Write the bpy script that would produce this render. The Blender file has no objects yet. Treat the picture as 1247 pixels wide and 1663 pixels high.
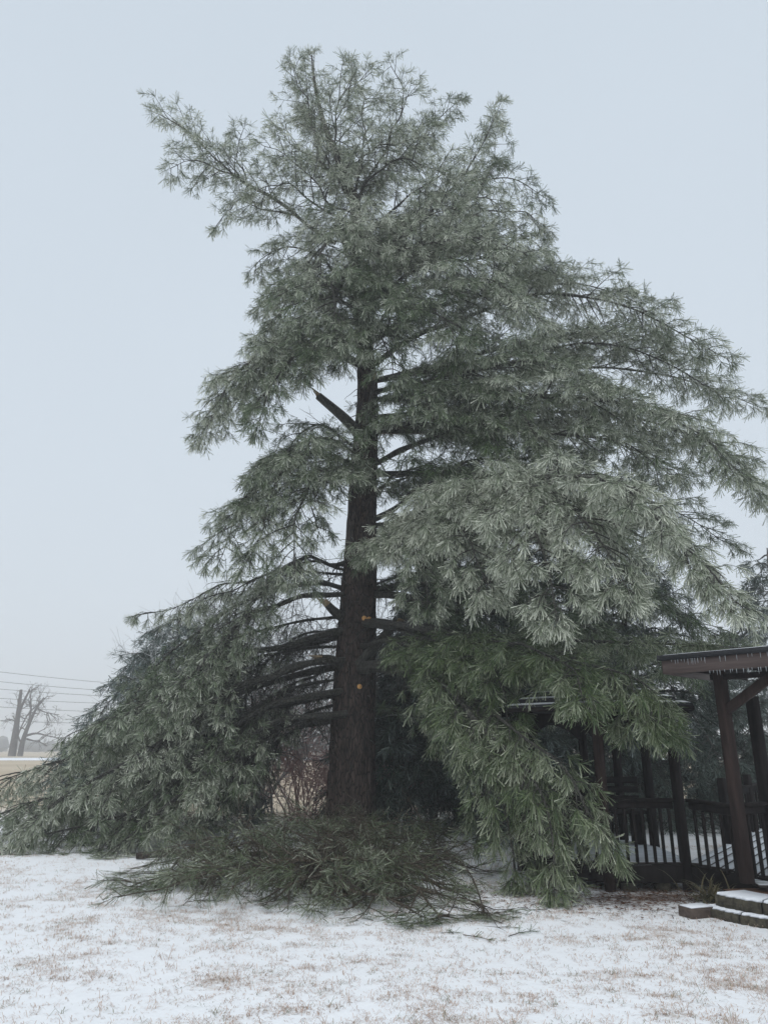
import bpy, math, random
import numpy as np
from mathutils import Vector, noise as mnoise

C = bpy.context.scene
COL = C.collection
R = math.radians

# ------------------------------------------------------------------ camera
PITCH, EYE, FPX = R(17.7), 1.6, 1201.0
cam_d = bpy.data.cameras.new('camera'); cam = bpy.data.objects.new('camera', cam_d); COL.objects.link(cam)
cam_d.sensor_fit = 'VERTICAL'; cam_d.sensor_height = 36.0; cam_d.lens = 26.0
cam_d.clip_start = 0.05; cam_d.clip_end = 3000
cam.location = (0, 0, EYE); cam.rotation_euler = (math.pi / 2 + PITCH, 0, 0)
C.camera = cam

# ------------------------------------------------------------------ sky, sun, exposure
SUN_EL, SUN_AZ = R(58), R(200)
world = bpy.data.worlds.new('World'); C.world = world; world.use_nodes = True
nt = world.node_tree; nt.nodes.clear()
sky = nt.nodes.new('ShaderNodeTexSky'); sky.sky_type = 'NISHITA'; sky.sun_disc = False
sky.sun_elevation = SUN_EL; sky.sun_rotation = SUN_AZ; sky.dust_density = 6; sky.air_density = 1.5
tc = nt.nodes.new('ShaderNodeTexCoord'); sx = nt.nodes.new('ShaderNodeSeparateXYZ')
nt.links.new(tc.outputs['Generated'], sx.inputs[0])
ramp = nt.nodes.new('ShaderNodeValToRGB')
ramp.color_ramp.elements[0].position = 0.0; ramp.color_ramp.elements[0].color = (7.2, 7.95, 8.75, 1)
ramp.color_ramp.elements[1].position = 1.0; ramp.color_ramp.elements[1].color = (17, 18.2, 19, 1)
e = ramp.color_ramp.elements.new(0.80); e.color = (6.5, 7.35, 8.2, 1)
nz = nt.nodes.new('ShaderNodeTexNoise'); nz.inputs['Scale'].default_value = 1.6; nz.inputs['Detail'].default_value = 3
nt.links.new(tc.outputs['Generated'], nz.inputs['Vector'])
mr = nt.nodes.new('ShaderNodeMapRange'); mr.inputs[3].default_value = 0.94; mr.inputs[4].default_value = 1.06
nt.links.new(nz.outputs['Fac'], mr.inputs[0])
vm = nt.nodes.new('ShaderNodeVectorMath'); vm.operation = 'SCALE'
nt.links.new(sx.outputs['Z'], ramp.inputs[0]); nt.links.new(ramp.outputs[0], vm.inputs[0]); nt.links.new(mr.outputs[0], vm.inputs['Scale'])
mixw = nt.nodes.new('ShaderNodeMix'); mixw.data_type = 'RGBA'; mixw.inputs['Factor'].default_value = 0.92   # overcast layer over the clear sky
nt.links.new(sky.outputs[0], mixw.inputs['A']); nt.links.new(vm.outputs[0], mixw.inputs['B'])
bg = nt.nodes.new('ShaderNodeBackground'); bg.inputs['Strength'].default_value = 0.1
out = nt.nodes.new('ShaderNodeOutputWorld')
nt.links.new(mixw.outputs['Result'], bg.inputs[0]); nt.links.new(bg.outputs[0], out.inputs[0])
sd = bpy.data.lights.new('sun', 'SUN'); sd.energy = 0.8; sd.angle = R(60); sd.color = (1, 0.97, 0.93)
so = bpy.data.objects.new('sun', sd); COL.objects.link(so)
so.rotation_euler = (math.pi / 2 - SUN_EL, 0, math.pi - SUN_AZ + math.pi * 0)
vs = C.view_settings; vs.view_transform = 'Standard'; vs.look = 'None'; vs.exposure = 0.0; vs.gamma = 1.0
C.cycles.use_denoising = True
C.cycles.max_bounces = 6; C.cycles.diffuse_bounces = 3; C.cycles.volume_bounces = 1

# ------------------------------------------------------------------ helpers
def ray(u, v):
    x, y = (u - 623.5) / FPX, (831.5 - v) / FPX
    return np.array([x, math.cos(PITCH) - y * math.sin(PITCH), math.sin(PITCH) + y * math.cos(PITCH)])
def W(u, v, Y):                       # the point at distance Y along the view of a place in the photo
    d = ray(u, v); return np.array([0, 0, EYE]) + d * (Y / d[1])
def WZ(u, v, z):                      # the point at height z
    d = ray(u, v); return np.array([0, 0, EYE]) + d * ((z - EYE) / d[2])

def link(name, data, parent=None):
    o = bpy.data.objects.new(name, data); COL.objects.link(o)
    if parent is not None: o.parent = parent
    return o
def tag(o, label=None, cat=None, group=None, kind=None):
    if label: o['label'] = label
    if cat: o['category'] = cat
    if group: o['group'] = group
    if kind: o['kind'] = kind
    return o
def thing(name, label, cat, group=None):
    o = link(name, None); return tag(o, label, cat, group)

class MB:
    """collects faces, then becomes one mesh"""
    def __init__(s): s.v = []; s.q = []; s.t = []; s.n = 0; s.at = {}; s.nat = []
    def add(s, v, q=None, t=None, **at):
        v = np.asarray(v, float).reshape(-1, 3)
        s.v.append(v)
        if q is not None and len(q): s.q.append(np.asarray(q, int).reshape(-1, 4) + s.n)
        if t is not None and len(t): s.t.append(np.asarray(t, int).reshape(-1, 3) + s.n)
        s.nat.append((len(v), at)); s.n += len(v)
    def box(s, c, sz, rz=0.0, rx=0.0, ry=0.0, bev=0.0, **at):
        h = np.array(sz) / 2
        b = min(bev, h.min() * 0.6)
        if b > 0:
            pts = []
            for sx_ in (-1, 1):
                for sy_ in (-1, 1):
                    for sz_ in (-1, 1):
                        pts += [(sx_ * (h[0] - b), sy_ * (h[1] - b), sz_ * h[2]), (sx_ * (h[0] - b), sy_ * h[1], sz_ * (h[2] - b)), (sx_ * h[0], sy_ * (h[1] - b), sz_ * (h[2] - b))]
            P = np.array(pts)
            k = lambda a, b_, c_: (a * 4 + b_ * 2 + c_) * 3
            q, t = [], []
            for a in (0, 1):
                q.append([k(0,0,a), k(1,0,a), k(1,1,a), k(0,1,a)] if a else [k(0,0,a), k(0,1,a), k(1,1,a), k(1,0,a)])
                q.append([k(0,a,0)+1, k(1,a,0)+1, k(1,a,1)+1, k(0,a,1)+1] if not a else [k(0,a,0)+1, k(0,a,1)+1, k(1,a,1)+1, k(1,a,0)+1])
                q.append([k(a,0,0)+2, k(a,1,0)+2, k(a,1,1)+2, k(a,0,1)+2] if a else [k(a,0,0)+2, k(a,0,1)+2, k(a,1,1)+2, k(a,1,0)+2])
            for a in (0, 1):
                for b_ in (0, 1):
                    q.append([k(0,a,b_), k(1,a,b_), k(1,a,b_)+1, k(0,a,b_)+1])
                    q.append([k(a,0,b_), k(a,1,b_), k(a,1,b_)+2, k(a,0,b_)+2])
                    q.append([k(a,b_,0)+1, k(a,b_,1)+1, k(a,b_,1)+2, k(a,b_,0)+2])
                    for c_ in (0, 1): t.append([k(a,b_,c_), k(a,b_,c_)+1, k(a,b_,c_)+2])
        else:
            P = np.array([(x, y, z) for x in (-h[0], h[0]) for y in (-h[1], h[1]) for z in (-h[2], h[2])])
            q = [[0,1,3,2],[4,6,7,5],[0,4,5,1],[2,3,7,6],[0,2,6,4],[1,5,7,3]]; t = []
        def outw(fs):
            r = []
            for f in fs:
                p = P[list(f)]; nn = np.cross(p[1] - p[0], p[2] - p[0]); r.append(list(f) if nn @ p.mean(0) >= 0 else list(f)[::-1])
            return r
        q, t = outw(q), outw(t)
        from mathutils import Euler
        M = np.array(Euler((rx, ry, rz), 'XYZ').to_matrix())
        s.add(P @ M.T + np.array(c), q, t, **at)
    def beam(s, a, b, w, h, bev=0.006, **at):          # rectangular bar from a to b, h is the upright size
        a = np.array(a, float); b = np.array(b, float); d = b - a; L = np.linalg.norm(d)
        rz = math.atan2(d[1], d[0]); ry = -math.asin(d[2] / L)
        if abs(d[2]) > 0.999 * L: s.box((a + b) / 2, (w, h, L), bev=bev, **at)
        else: s.box((a + b) / 2, (L, w, h), rz=rz, ry=ry, bev=bev, **at)
    def tubes(s, P, rad, sides=4, cap=True, **at):      # P (N,K,3), rad (N,K)
        P = np.asarray(P, float); rad = np.asarray(rad, float)
        if P.ndim == 2: P = P[None]; rad = rad[None]
        N, K, _ = P.shape
        T = np.gradient(P, axis=1); T /= np.linalg.norm(T, axis=2, keepdims=True) + 1e-9
        mean = P[:, -1] - P[:, 0]; mean /= np.linalg.norm(mean, axis=1, keepdims=True) + 1e-9
        ref = np.where(np.abs(mean[:, 2:3]) > 0.8, np.array([[1., 0.1, 0]]), np.array([[0.05, 0, 1.]]))[:, None, :]
        A = np.cross(T, ref); A /= np.linalg.norm(A, axis=2, keepdims=True) + 1e-9
        B = np.cross(T, A)
        th = np.arange(sides) * 2 * math.pi / sides
        V = P[:, :, None, :] + rad[:, :, None, None] * (np.cos(th)[None, None, :, None] * A[:, :, None, :] + np.sin(th)[None, None, :, None] * B[:, :, None, :])
        idx = np.arange(N * K * sides).reshape(N, K, sides)
        a = idx[:, :-1]; b = idx[:, 1:]
        q = np.stack([a, np.roll(a, -1, 2), np.roll(b, -1, 2), b], -1).reshape(-1, 4)
        t = None
        if cap and sides > 3:
            e0, e1 = idx[:, 0], idx[:, -1]
            t = np.concatenate([np.stack([e[:, 0], e[:, i], e[:, i + 1]], -1) for e in (e0, e1) for i in range(1, sides - 1)])
        s.add(V, q, t, **at)
    def build(s, name, mat, parent=None, smooth=False, zmin=None):
        me = bpy.data.meshes.new(name)
        v = np.concatenate(s.v) if s.v else np.zeros((0, 3))
        if zmin is not None:
            low = v[:, 2] < zmin
            v[low, 2] = zmin + 0.012 * np.abs(np.sin(v[low, 0] * 91 + v[low, 1] * 57))
        q = np.concatenate(s.q) if s.q else np.zeros((0, 4), int); t = np.concatenate(s.t) if s.t else np.zeros((0, 3), int)
        me.vertices.add(len(v)); me.vertices.foreach_set('co', v.ravel())
        nl = len(q) * 4 + len(t) * 3
        me.loops.add(nl); me.loops.foreach_set('vertex_index', np.concatenate([q.ravel(), t.ravel()]).astype(np.int32))
        me.polygons.add(len(q) + len(t))
        ls = np.concatenate([np.arange(len(q)) * 4, len(q) * 4 + np.arange(len(t)) * 3]).astype(np.int32)
        me.polygons.foreach_set('loop_start', ls)
        if smooth: me.polygons.foreach_set('use_smooth', np.ones(len(q) + len(t), bool))
        keys = sorted({k for _, a in s.nat for k in a})
        for k in keys:
            arr = np.concatenate([np.broadcast_to(np.asarray(a.get(k, 0.0), float).ravel(), (n,)) if np.size(a.get(k, 0.0)) in (1, n) else np.zeros(n) for n, a in s.nat])
            me.attributes.new(k, 'FLOAT', 'POINT').data.foreach_set('value', arr.astype(np.float32))
        me.update(calc_edges=True); me.validate()
        if mat: me.materials.append(mat)
        return link(name, me, parent)

# ------------------------------------------------------------------ materials
def newmat(name, rough=0.8, spec=0.3):
    m = bpy.data.materials.new(name); m.use_nodes = True
    n = m.node_tree.nodes; b = n['Principled BSDF']
    b.inputs['Roughness'].default_value = rough; b.inputs['Specular IOR Level'].default_value = spec
    return m, n, m.node_tree.links, b
def mixc(n, l, fac, a, b):
    x = n.new('ShaderNodeMix'); x.data_type = 'RGBA'
    for k, val in (('Factor', fac), ('A', a), ('B', b)):
        if hasattr(val, 'is_linked'): l.new(val, x.inputs[k])
        elif k == 'Factor': x.inputs[k].default_value = val
        else: x.inputs[k].default_value = (*val, 1)
    return x.outputs['Result']
def attr(n, name):
    a = n.new('ShaderNodeAttribute'); a.attribute_name = name; return a.outputs['Fac']
def noise_tex(n, l, scale, detail=4, rough=0.6, stretch=None, coord='Object'):
    t = n.new('ShaderNodeTexCoord'); src = t.outputs[coord]
    if stretch:
        mp = n.new('ShaderNodeMapping'); mp.inputs['Scale'].default_value = stretch; l.new(src, mp.inputs[0]); src = mp.outputs[0]
    z = n.new('ShaderNodeTexNoise'); z.inputs['Scale'].default_value = scale; z.inputs['Detail'].default_value = detail; z.inputs['Roughness'].default_value = rough
    l.new(src, z.inputs['Vector']); return z.outputs['Fac']
def mrange(n, l, v, a, b, c=0.0, d=1.0):
    m = n.new('ShaderNodeMapRange'); l.new(v, m.inputs[0])
    for i, x in enumerate((a, b, c, d)): m.inputs[i + 1].default_value = x
    return m.outputs[0]
def bump(n, l, b, h, strength=0.5, dist=0.02):
    x = n.new('ShaderNodeBump'); x.inputs['Strength'].default_value = strength; x.inputs['Distance'].default_value = dist
    l.new(h, x.inputs['Height']); l.new(x.outputs[0], b.inputs['Normal'])

def needle_mat(name, g1, g2, icec=(0.62, 0.635, 0.53)):
    m, n, l, b = newmat(name, 0.38, 0.5)
    green = mixc(n, l, attr(n, 'rnd'), g1, g2)
    l.new(mixc(n, l, attr(n, 'ice'), green, icec), b.inputs['Base Color'])
    return m
M_NEEDLE = needle_mat('pine_needles_in_ice', (0.026, 0.052, 0.020), (0.080, 0.128, 0.042))
M_CEDAR = needle_mat('cedar_sprays', (0.020, 0.040, 0.028), (0.045, 0.065, 0.042), (0.30, 0.36, 0.35))

M_OLDNEEDLE = needle_mat('fallen_pine_needles', (0.028, 0.050, 0.017), (0.085, 0.115, 0.042))
M_FRESH = needle_mat('sheltered_green_needles', (0.030, 0.064, 0.020), (0.100, 0.142, 0.046), (0.60, 0.62, 0.48))
def bark_mat(name, dark, light, wet=0.55, sc=9):
    m, n, l, b = newmat(name, wet, 0.35)
    a = noise_tex(n, l, sc, 6, 0.7, (1, 1, 0.28))
    t = n.new('ShaderNodeTexCoord'); mp = n.new('ShaderNodeMapping'); mp.inputs['Scale'].default_value = (1, 1, 0.25)
    l.new(t.outputs['Object'], mp.inputs[0])
    v = n.new('ShaderNodeTexVoronoi'); v.feature = 'DISTANCE_TO_EDGE'; v.inputs['Scale'].default_value = sc * 1.7
    l.new(mp.outputs[0], v.inputs['Vector'])
    f = n.new('ShaderNodeMath'); f.operation = 'MULTIPLY'; l.new(mrange(n, l, v.outputs['Distance'], 0, 0.12), f.inputs[0]); l.new(mrange(n, l, a, 0.3, 0.7), f.inputs[1])
    l.new(mixc(n, l, f.outputs[0], dark, light), b.inputs['Base Color'])
    bump(n, l, b, f.outputs[0], 0.9, 0.03)
    return m
M_BARK = bark_mat('furrowed_pine_bark', (0.006, 0.004, 0.004), (0.135, 0.098, 0.080), 0.65, 12)
M_LIMB = bark_mat('wet_limb_bark', (0.025, 0.023, 0.020), (0.14, 0.138, 0.115), 0.4, 16)
M_TWIG = bark_mat('twig_bark', (0.045, 0.036, 0.026), (0.17, 0.135, 0.095), 0.4, 20)
M_DEAD = bark_mat('grey_dead_bark', (0.05, 0.043, 0.040), (0.12, 0.105, 0.10), 0.7, 3)
def plain(name, c1, c2, scale=8, rough=0.7, spec=0.3, stretch=None, b_=0.0):
    m, n, l, b = newmat(name, rough, spec)
    f = noise_tex(n, l, scale, 6, 0.65, stretch)
    l.new(mixc(n, l, mrange(n, l, f, 0.3, 0.7), c1, c2), b.inputs['Base Color'])
    if b_: bump(n, l, b, f, b_, 0.02)
    return m
M_CUT = plain('fresh_sawn_wood', (0.55, 0.27, 0.09), (0.72, 0.42, 0.17), 30)
M_TORN = plain('torn_wood', (0.16, 0.12, 0.07), (0.36, 0.27, 0.17), 25, stretch=(1, 1, .2))
M_RED = plain('icy_red_twigs', (0.46, 0.24, 0.22), (0.68, 0.50, 0.48), 5, 0.3, 0.6)
M_GREYTWIG = plain('icy_grey_twigs', (0.34, 0.34, 0.335), (0.62, 0.63, 0.63), 5, 0.3, 0.6)
M_WOOD = plain('dark_stained_timber', (0.005, 0.004, 0.004), (0.022, 0.017, 0.016), 14, 0.8, 0.12, (1, 1, .15), 0.3)
M_BROWN = plain('brown_stained_timber', (0.012, 0.008, 0.007), (0.045, 0.029, 0.025), 14, 0.8, 0.15, (1, 1, .15), 0.3)
M_FASCIA = plain('weathered_red_brown_fascia', (0.045, 0.030, 0.027), (0.10, 0.072, 0.064), 10, 0.55, 0.4, (.2, .2, 3), 0.3)
M_SHINGLE = plain('dark_roof_shingle', (0.012, 0.013, 0.016), (0.035, 0.036, 0.040), 20, 0.8)
M_SNOW = plain('thin_snow', (0.72, 0.75, 0.80), (0.84, 0.86, 0.90), 12, 0.7, 0.3, None, 0.3)
M_STONE = plain('mossy_wall_block', (0.022, 0.019, 0.015), (0.10, 0.090, 0.062), 16, 0.85, 0.3, None, 1.0)
M_PAVER = plain('brown_paver', (0.05, 0.035, 0.03), (0.11, 0.085, 0.07), 14, 0.85, 0.3, None, 0.5)
M_ICE = plain('ice', (0.35, 0.38, 0.40), (0.50, 0.54, 0.56), 8, 0.1, 0.6)
M_LITTER = plain('brown_pine_litter', (0.06, 0.030, 0.018), (0.17, 0.090, 0.055), 12, 0.9)
M_WIRE = plain('black_wire', (0.02, 0.02, 0.022), (0.03, 0.03, 0.03), 2)
M_FARWOOD = plain('far_trees', (0.06, 0.065, 0.07), (0.10, 0.105, 0.11), 0.3, 0.9)

# deck boards: snow lies on top except in the gaps
def deck_mat():
    m, n, l, b = newmat('snow_dusted_deck_boards', 0.6, 0.3)
    f = noise_tex(n, l, 9, 5, 0.6)
    g = n.new('ShaderNodeNewGeometry'); s = n.new('ShaderNodeSeparateXYZ'); l.new(g.outputs['Normal'], s.inputs[0])
    fac = n.new('ShaderNodeMath'); fac.operation = 'MULTIPLY'
    l.new(mrange(n, l, s.outputs['Z'], 0.6, 0.95), fac.inputs[0]); l.new(mrange(n, l, f, 0.2, 0.55, 0.55, 1), fac.inputs[1])
    l.new(mixc(n, l, fac.outputs[0], (0.030, 0.024, 0.022), (0.62, 0.66, 0.70)), b.inputs['Base Color'])
    return m
M_DECK = deck_mat()

# grass blades
def grass_mat():
    m, n, l, b = newmat('dry_frosted_grass', 0.6, 0.3)
    tan = mixc(n, l, attr(n, 'rnd'), (0.33, 0.22, 0.16), (0.58, 0.44, 0.36))
    l.new(mixc(n, l, attr(n, 'ice'), tan, (0.12, 0.15, 0.07)), b.inputs['Base Color'])
    return m
M_GRASS = grass_mat()
M_STRAP = plain('strap_leaves', (0.045, 0.055, 0.025), (0.20, 0.16, 0.09), 12, 0.6)

def ground_mat():
    m, n, l, b = newmat('snow_over_dry_grass', 0.75, 0.25)
    f1 = noise_tex(n, l, 7.0, 8, 0.75); f2 = noise_tex(n, l, 45, 5, 0.7); f3 = noise_tex(n, l, 0.06, 4, 0.6, (0.3, 1, 1))
    # tan shows where "patch" is high, broken up by fine noise
    add = n.new('ShaderNodeMath'); add.operation = 'ADD'; l.new(attr(n, 'patch'), add.inputs[0])
    l.new(mrange(n, l, f1, 0.25, 0.75, -0.45, 0.45), add.inputs[1])
    add2 = n.new('ShaderNodeMath'); add2.operation = 'ADD'; l.new(add.outputs[0], add2.inputs[0]); l.new(mrange(n, l, f2, 0.25, 0.75, -0.25, 0.25), add2.inputs[1])
    tanf = mrange(n, l, add2.outputs[0], 0.50, 1.05, 0.0, 0.75)
    snow = mixc(n, l, f1, (0.80, 0.82, 0.85), (0.88, 0.89, 0.91))
    tan = mixc(n, l, f2, (0.26, 0.19, 0.13), (0.50, 0.39, 0.30))
    near = mixc(n, l, tanf, snow, tan)
    lit = mixc(n, l, f2, (0.05, 0.03, 0.02), (0.15, 0.085, 0.055))
    add3 = n.new('ShaderNodeMath'); add3.operation = 'ADD'; l.new(attr(n, 'litter'), add3.inputs[0]); l.new(mrange(n, l, f1, 0.25, 0.75, -0.5, 0.5), add3.inputs[1])
    near = mixc(n, l, mrange(n, l, add3.outputs[0], 0.45, 0.8, 0, 0.9), near, lit)
    field = mixc(n, l, mrange(n, l, f3, 0.35, 0.7), (0.34, 0.26, 0.16), (0.50, 0.41, 0.29))
    l.new(mixc(n, l, attr(n, 'field'), near, field), b.inputs['Base Color'])
    bump(n, l, b, f1, 0.5, 0.03)
    return m
M_GROUND = ground_mat()

# ------------------------------------------------------------------ ground: one sheet
def fbm(x, y, s, seed=0.0, oct=4):
    return mnoise.fractal(Vector((x * s + seed, y * s - seed, seed * .7)), 0.9, 2.0, oct)
def spaced(a, b, step, lo, hi, grow=1.22):
    mid = list(np.arange(a, b + 1e-6, step)); d = step
    x = mid[-1]; up = []
    while x < hi: d *= grow; x += d; up.append(x)
    d = step; x = mid[0]; dn = []
    while x > lo: d *= grow; x -= d; dn.append(x)
    return np.array(dn[::-1] + mid + up)
def ground_h(x, y): return 0.018 * math.sin(x * 1.3 + 0.7 * y) * math.sin(y * 0.9 - 0.4 * x) + 0.012 * fbm(x, y, 1.1, 3.0, 2)
def patch_at(x, y):
    p = 0.46 + 0.20 * fbm(x, y, 0.8, 11.0, 3) + 0.30 * fbm(x * 0.7, y * 1.3, 3.1, 5.0, 4)
    return min(1, max(0, p - 0.06))
def sstep(a, b, x):
    t = min(1, max(0, (x - a) / (b - a))); return t * t * (3 - 2 * t)
xs = spaced(-9, 9, 0.07, -900, 900); ys = spaced(3.5, 14, 0.07, -60, 1500)
V = []; PT = []; FL = []; LT = []
for y in ys:
    for x in xs:
        far = sstep(12, 30, math.hypot(x, y))
        V.append((x, y, ground_h(x, y) * (1 - far)))
        PT.append(patch_at(x, y) if far < 1 else 0.5)
        wob = 1.5 * math.sin(x * 0.4)
        FL.append(sstep(16 + wob, 22 + wob, y) * 0.92)
        LT.append(max(0, 1 - math.hypot((x - 3.0) / 1.6, (y - 9.25) / 0.55)) * 0.9)
nx = len(xs); ny = len(ys)
I = np.arange(nx * ny).reshape(ny, nx)
g = MB(); g.add(V, np.stack([I[:-1, :-1], I[:-1, 1:], I[1:, 1:], I[1:, :-1]], -1).reshape(-1, 4), patch=np.array(PT), field=np.array(FL), litter=np.array(LT))
tag(g.build('ground', M_GROUND, smooth=True), kind='structure')
# the snowy road beyond the field
rd = MB(); rd.box((0, 118, 0.02), (900, 26, 0.05)); tag(rd.build('road', M_SNOW), kind='structure')
# woods lost in the fog
rng = np.random.default_rng(5)
fw = MB()
for i in range(260):
    x = -330 + i * 2.6 + rng.uniform(-1, 1); y = rng.uniform(330, 420); h = rng.uniform(5, 7) * (1 + 0.3 * math.sin(x * 0.05))
    K = 7; zz = np.linspace(0, 1, K); rr = 4.5 * np.sin(np.clip(zz * 2.6 + 0.35, 0, math.pi)) * rng.uniform(.7, 1.2) + 0.05
    P = np.stack([np.full(K, x) + rng.normal(0, .3, K), np.full(K, y) + rng.normal(0, .3, K), zz * h], -1)
    fw.tubes(P, rr, 7)
tag(fw.build('distant_woods', M_FARWOOD), kind='stuff')

# ------------------------------------------------------------------ boughs
def crom(pts, step=0.14):
    P = [np.array(p, float) for p in pts]; P = [2 * P[0] - P[1]] + P + [2 * P[-1] - P[-2]]
    o = []
    for i in range(1, len(P) - 2):
        p0, p1, p2, p3 = P[i - 1:i + 3]; n = max(2, int(np.linalg.norm(p2 - p1) / step))
        for k in range(n):
            t = k / n
            o.append(0.5 * ((2 * p1) + (-p0 + p2) * t + (2 * p0 - 5 * p1 + 4 * p2 - p3) * t * t + (-p0 + 3 * p1 - 3 * p2 + p3) * t ** 3))
    o.append(P[-2]); return np.array(o)
def unit(v): return v / (np.linalg.norm(v) + 1e-9)

def blades(mb, rng, pos, dr, size, ice, K=16, L=0.165, wd=0.011, spread=(0.15, 1.38), grav=0.35):
    """a burst of needle clumps round each shoot tip"""
    N = len(pos)
    if not N: return
    pos = np.asarray(pos); dr = np.asarray(dr); size = np.asarray(size)[:, None]; ice = np.asarray(ice)[:, None]
    ref = rng.normal(size=(N, 3)); u = np.cross(dr, ref); u /= np.linalg.norm(u, axis=1, keepdims=True) + 1e-9; v = np.cross(dr, u)
    a = rng.uniform(spread[0], spread[1], (N, K)); ph = rng.uniform(0, 2 * math.pi, (N, K))
    D = dr[:, None] * np.cos(a)[..., None] + (u[:, None] * np.cos(ph)[..., None] + v[:, None] * np.sin(ph)[..., None]) * np.sin(a)[..., None]
    D[..., 2] -= grav * rng.uniform(0.3, 1.2, (N, K)); D /= np.linalg.norm(D, axis=2, keepdims=True)
    ll = L * size * rng.uniform(0.65, 1.2, (N, K)); ww = wd * np.sqrt(size) * rng.uniform(0.6, 1.35, (N, K))
    S = pos[:, None] - dr[:, None] * (size * rng.uniform(0, 1, (N, K)) * 0.075)[..., None]
    w = np.cross(D, rng.normal(size=(N, K, 3))); w /= np.linalg.norm(w, axis=2, keepdims=True) + 1e-9
    tip = S + D * ll[..., None]; tip[..., 2] -= ll * 0.10; h = w * ww[..., None] / 2
    V = np.stack([S - h * .5, S + h * .5, tip + h, tip - h], 2)
    ic = np.clip(ice + rng.normal(0, 0.10, (N, 1)) + rng.normal(0, 0.14, (N, K)), 0.0, 0.95); rn = rng.uniform(0, 1, (N, K))
    mb.add(V.reshape(-1, 3), np.arange(N * K * 4).reshape(-1, 4), ice=(ic[..., None] * np.array([0.25, 0.25, 1.5, 1.5])).ravel(), rnd=np.repeat(rn.ravel(), 4))

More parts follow.
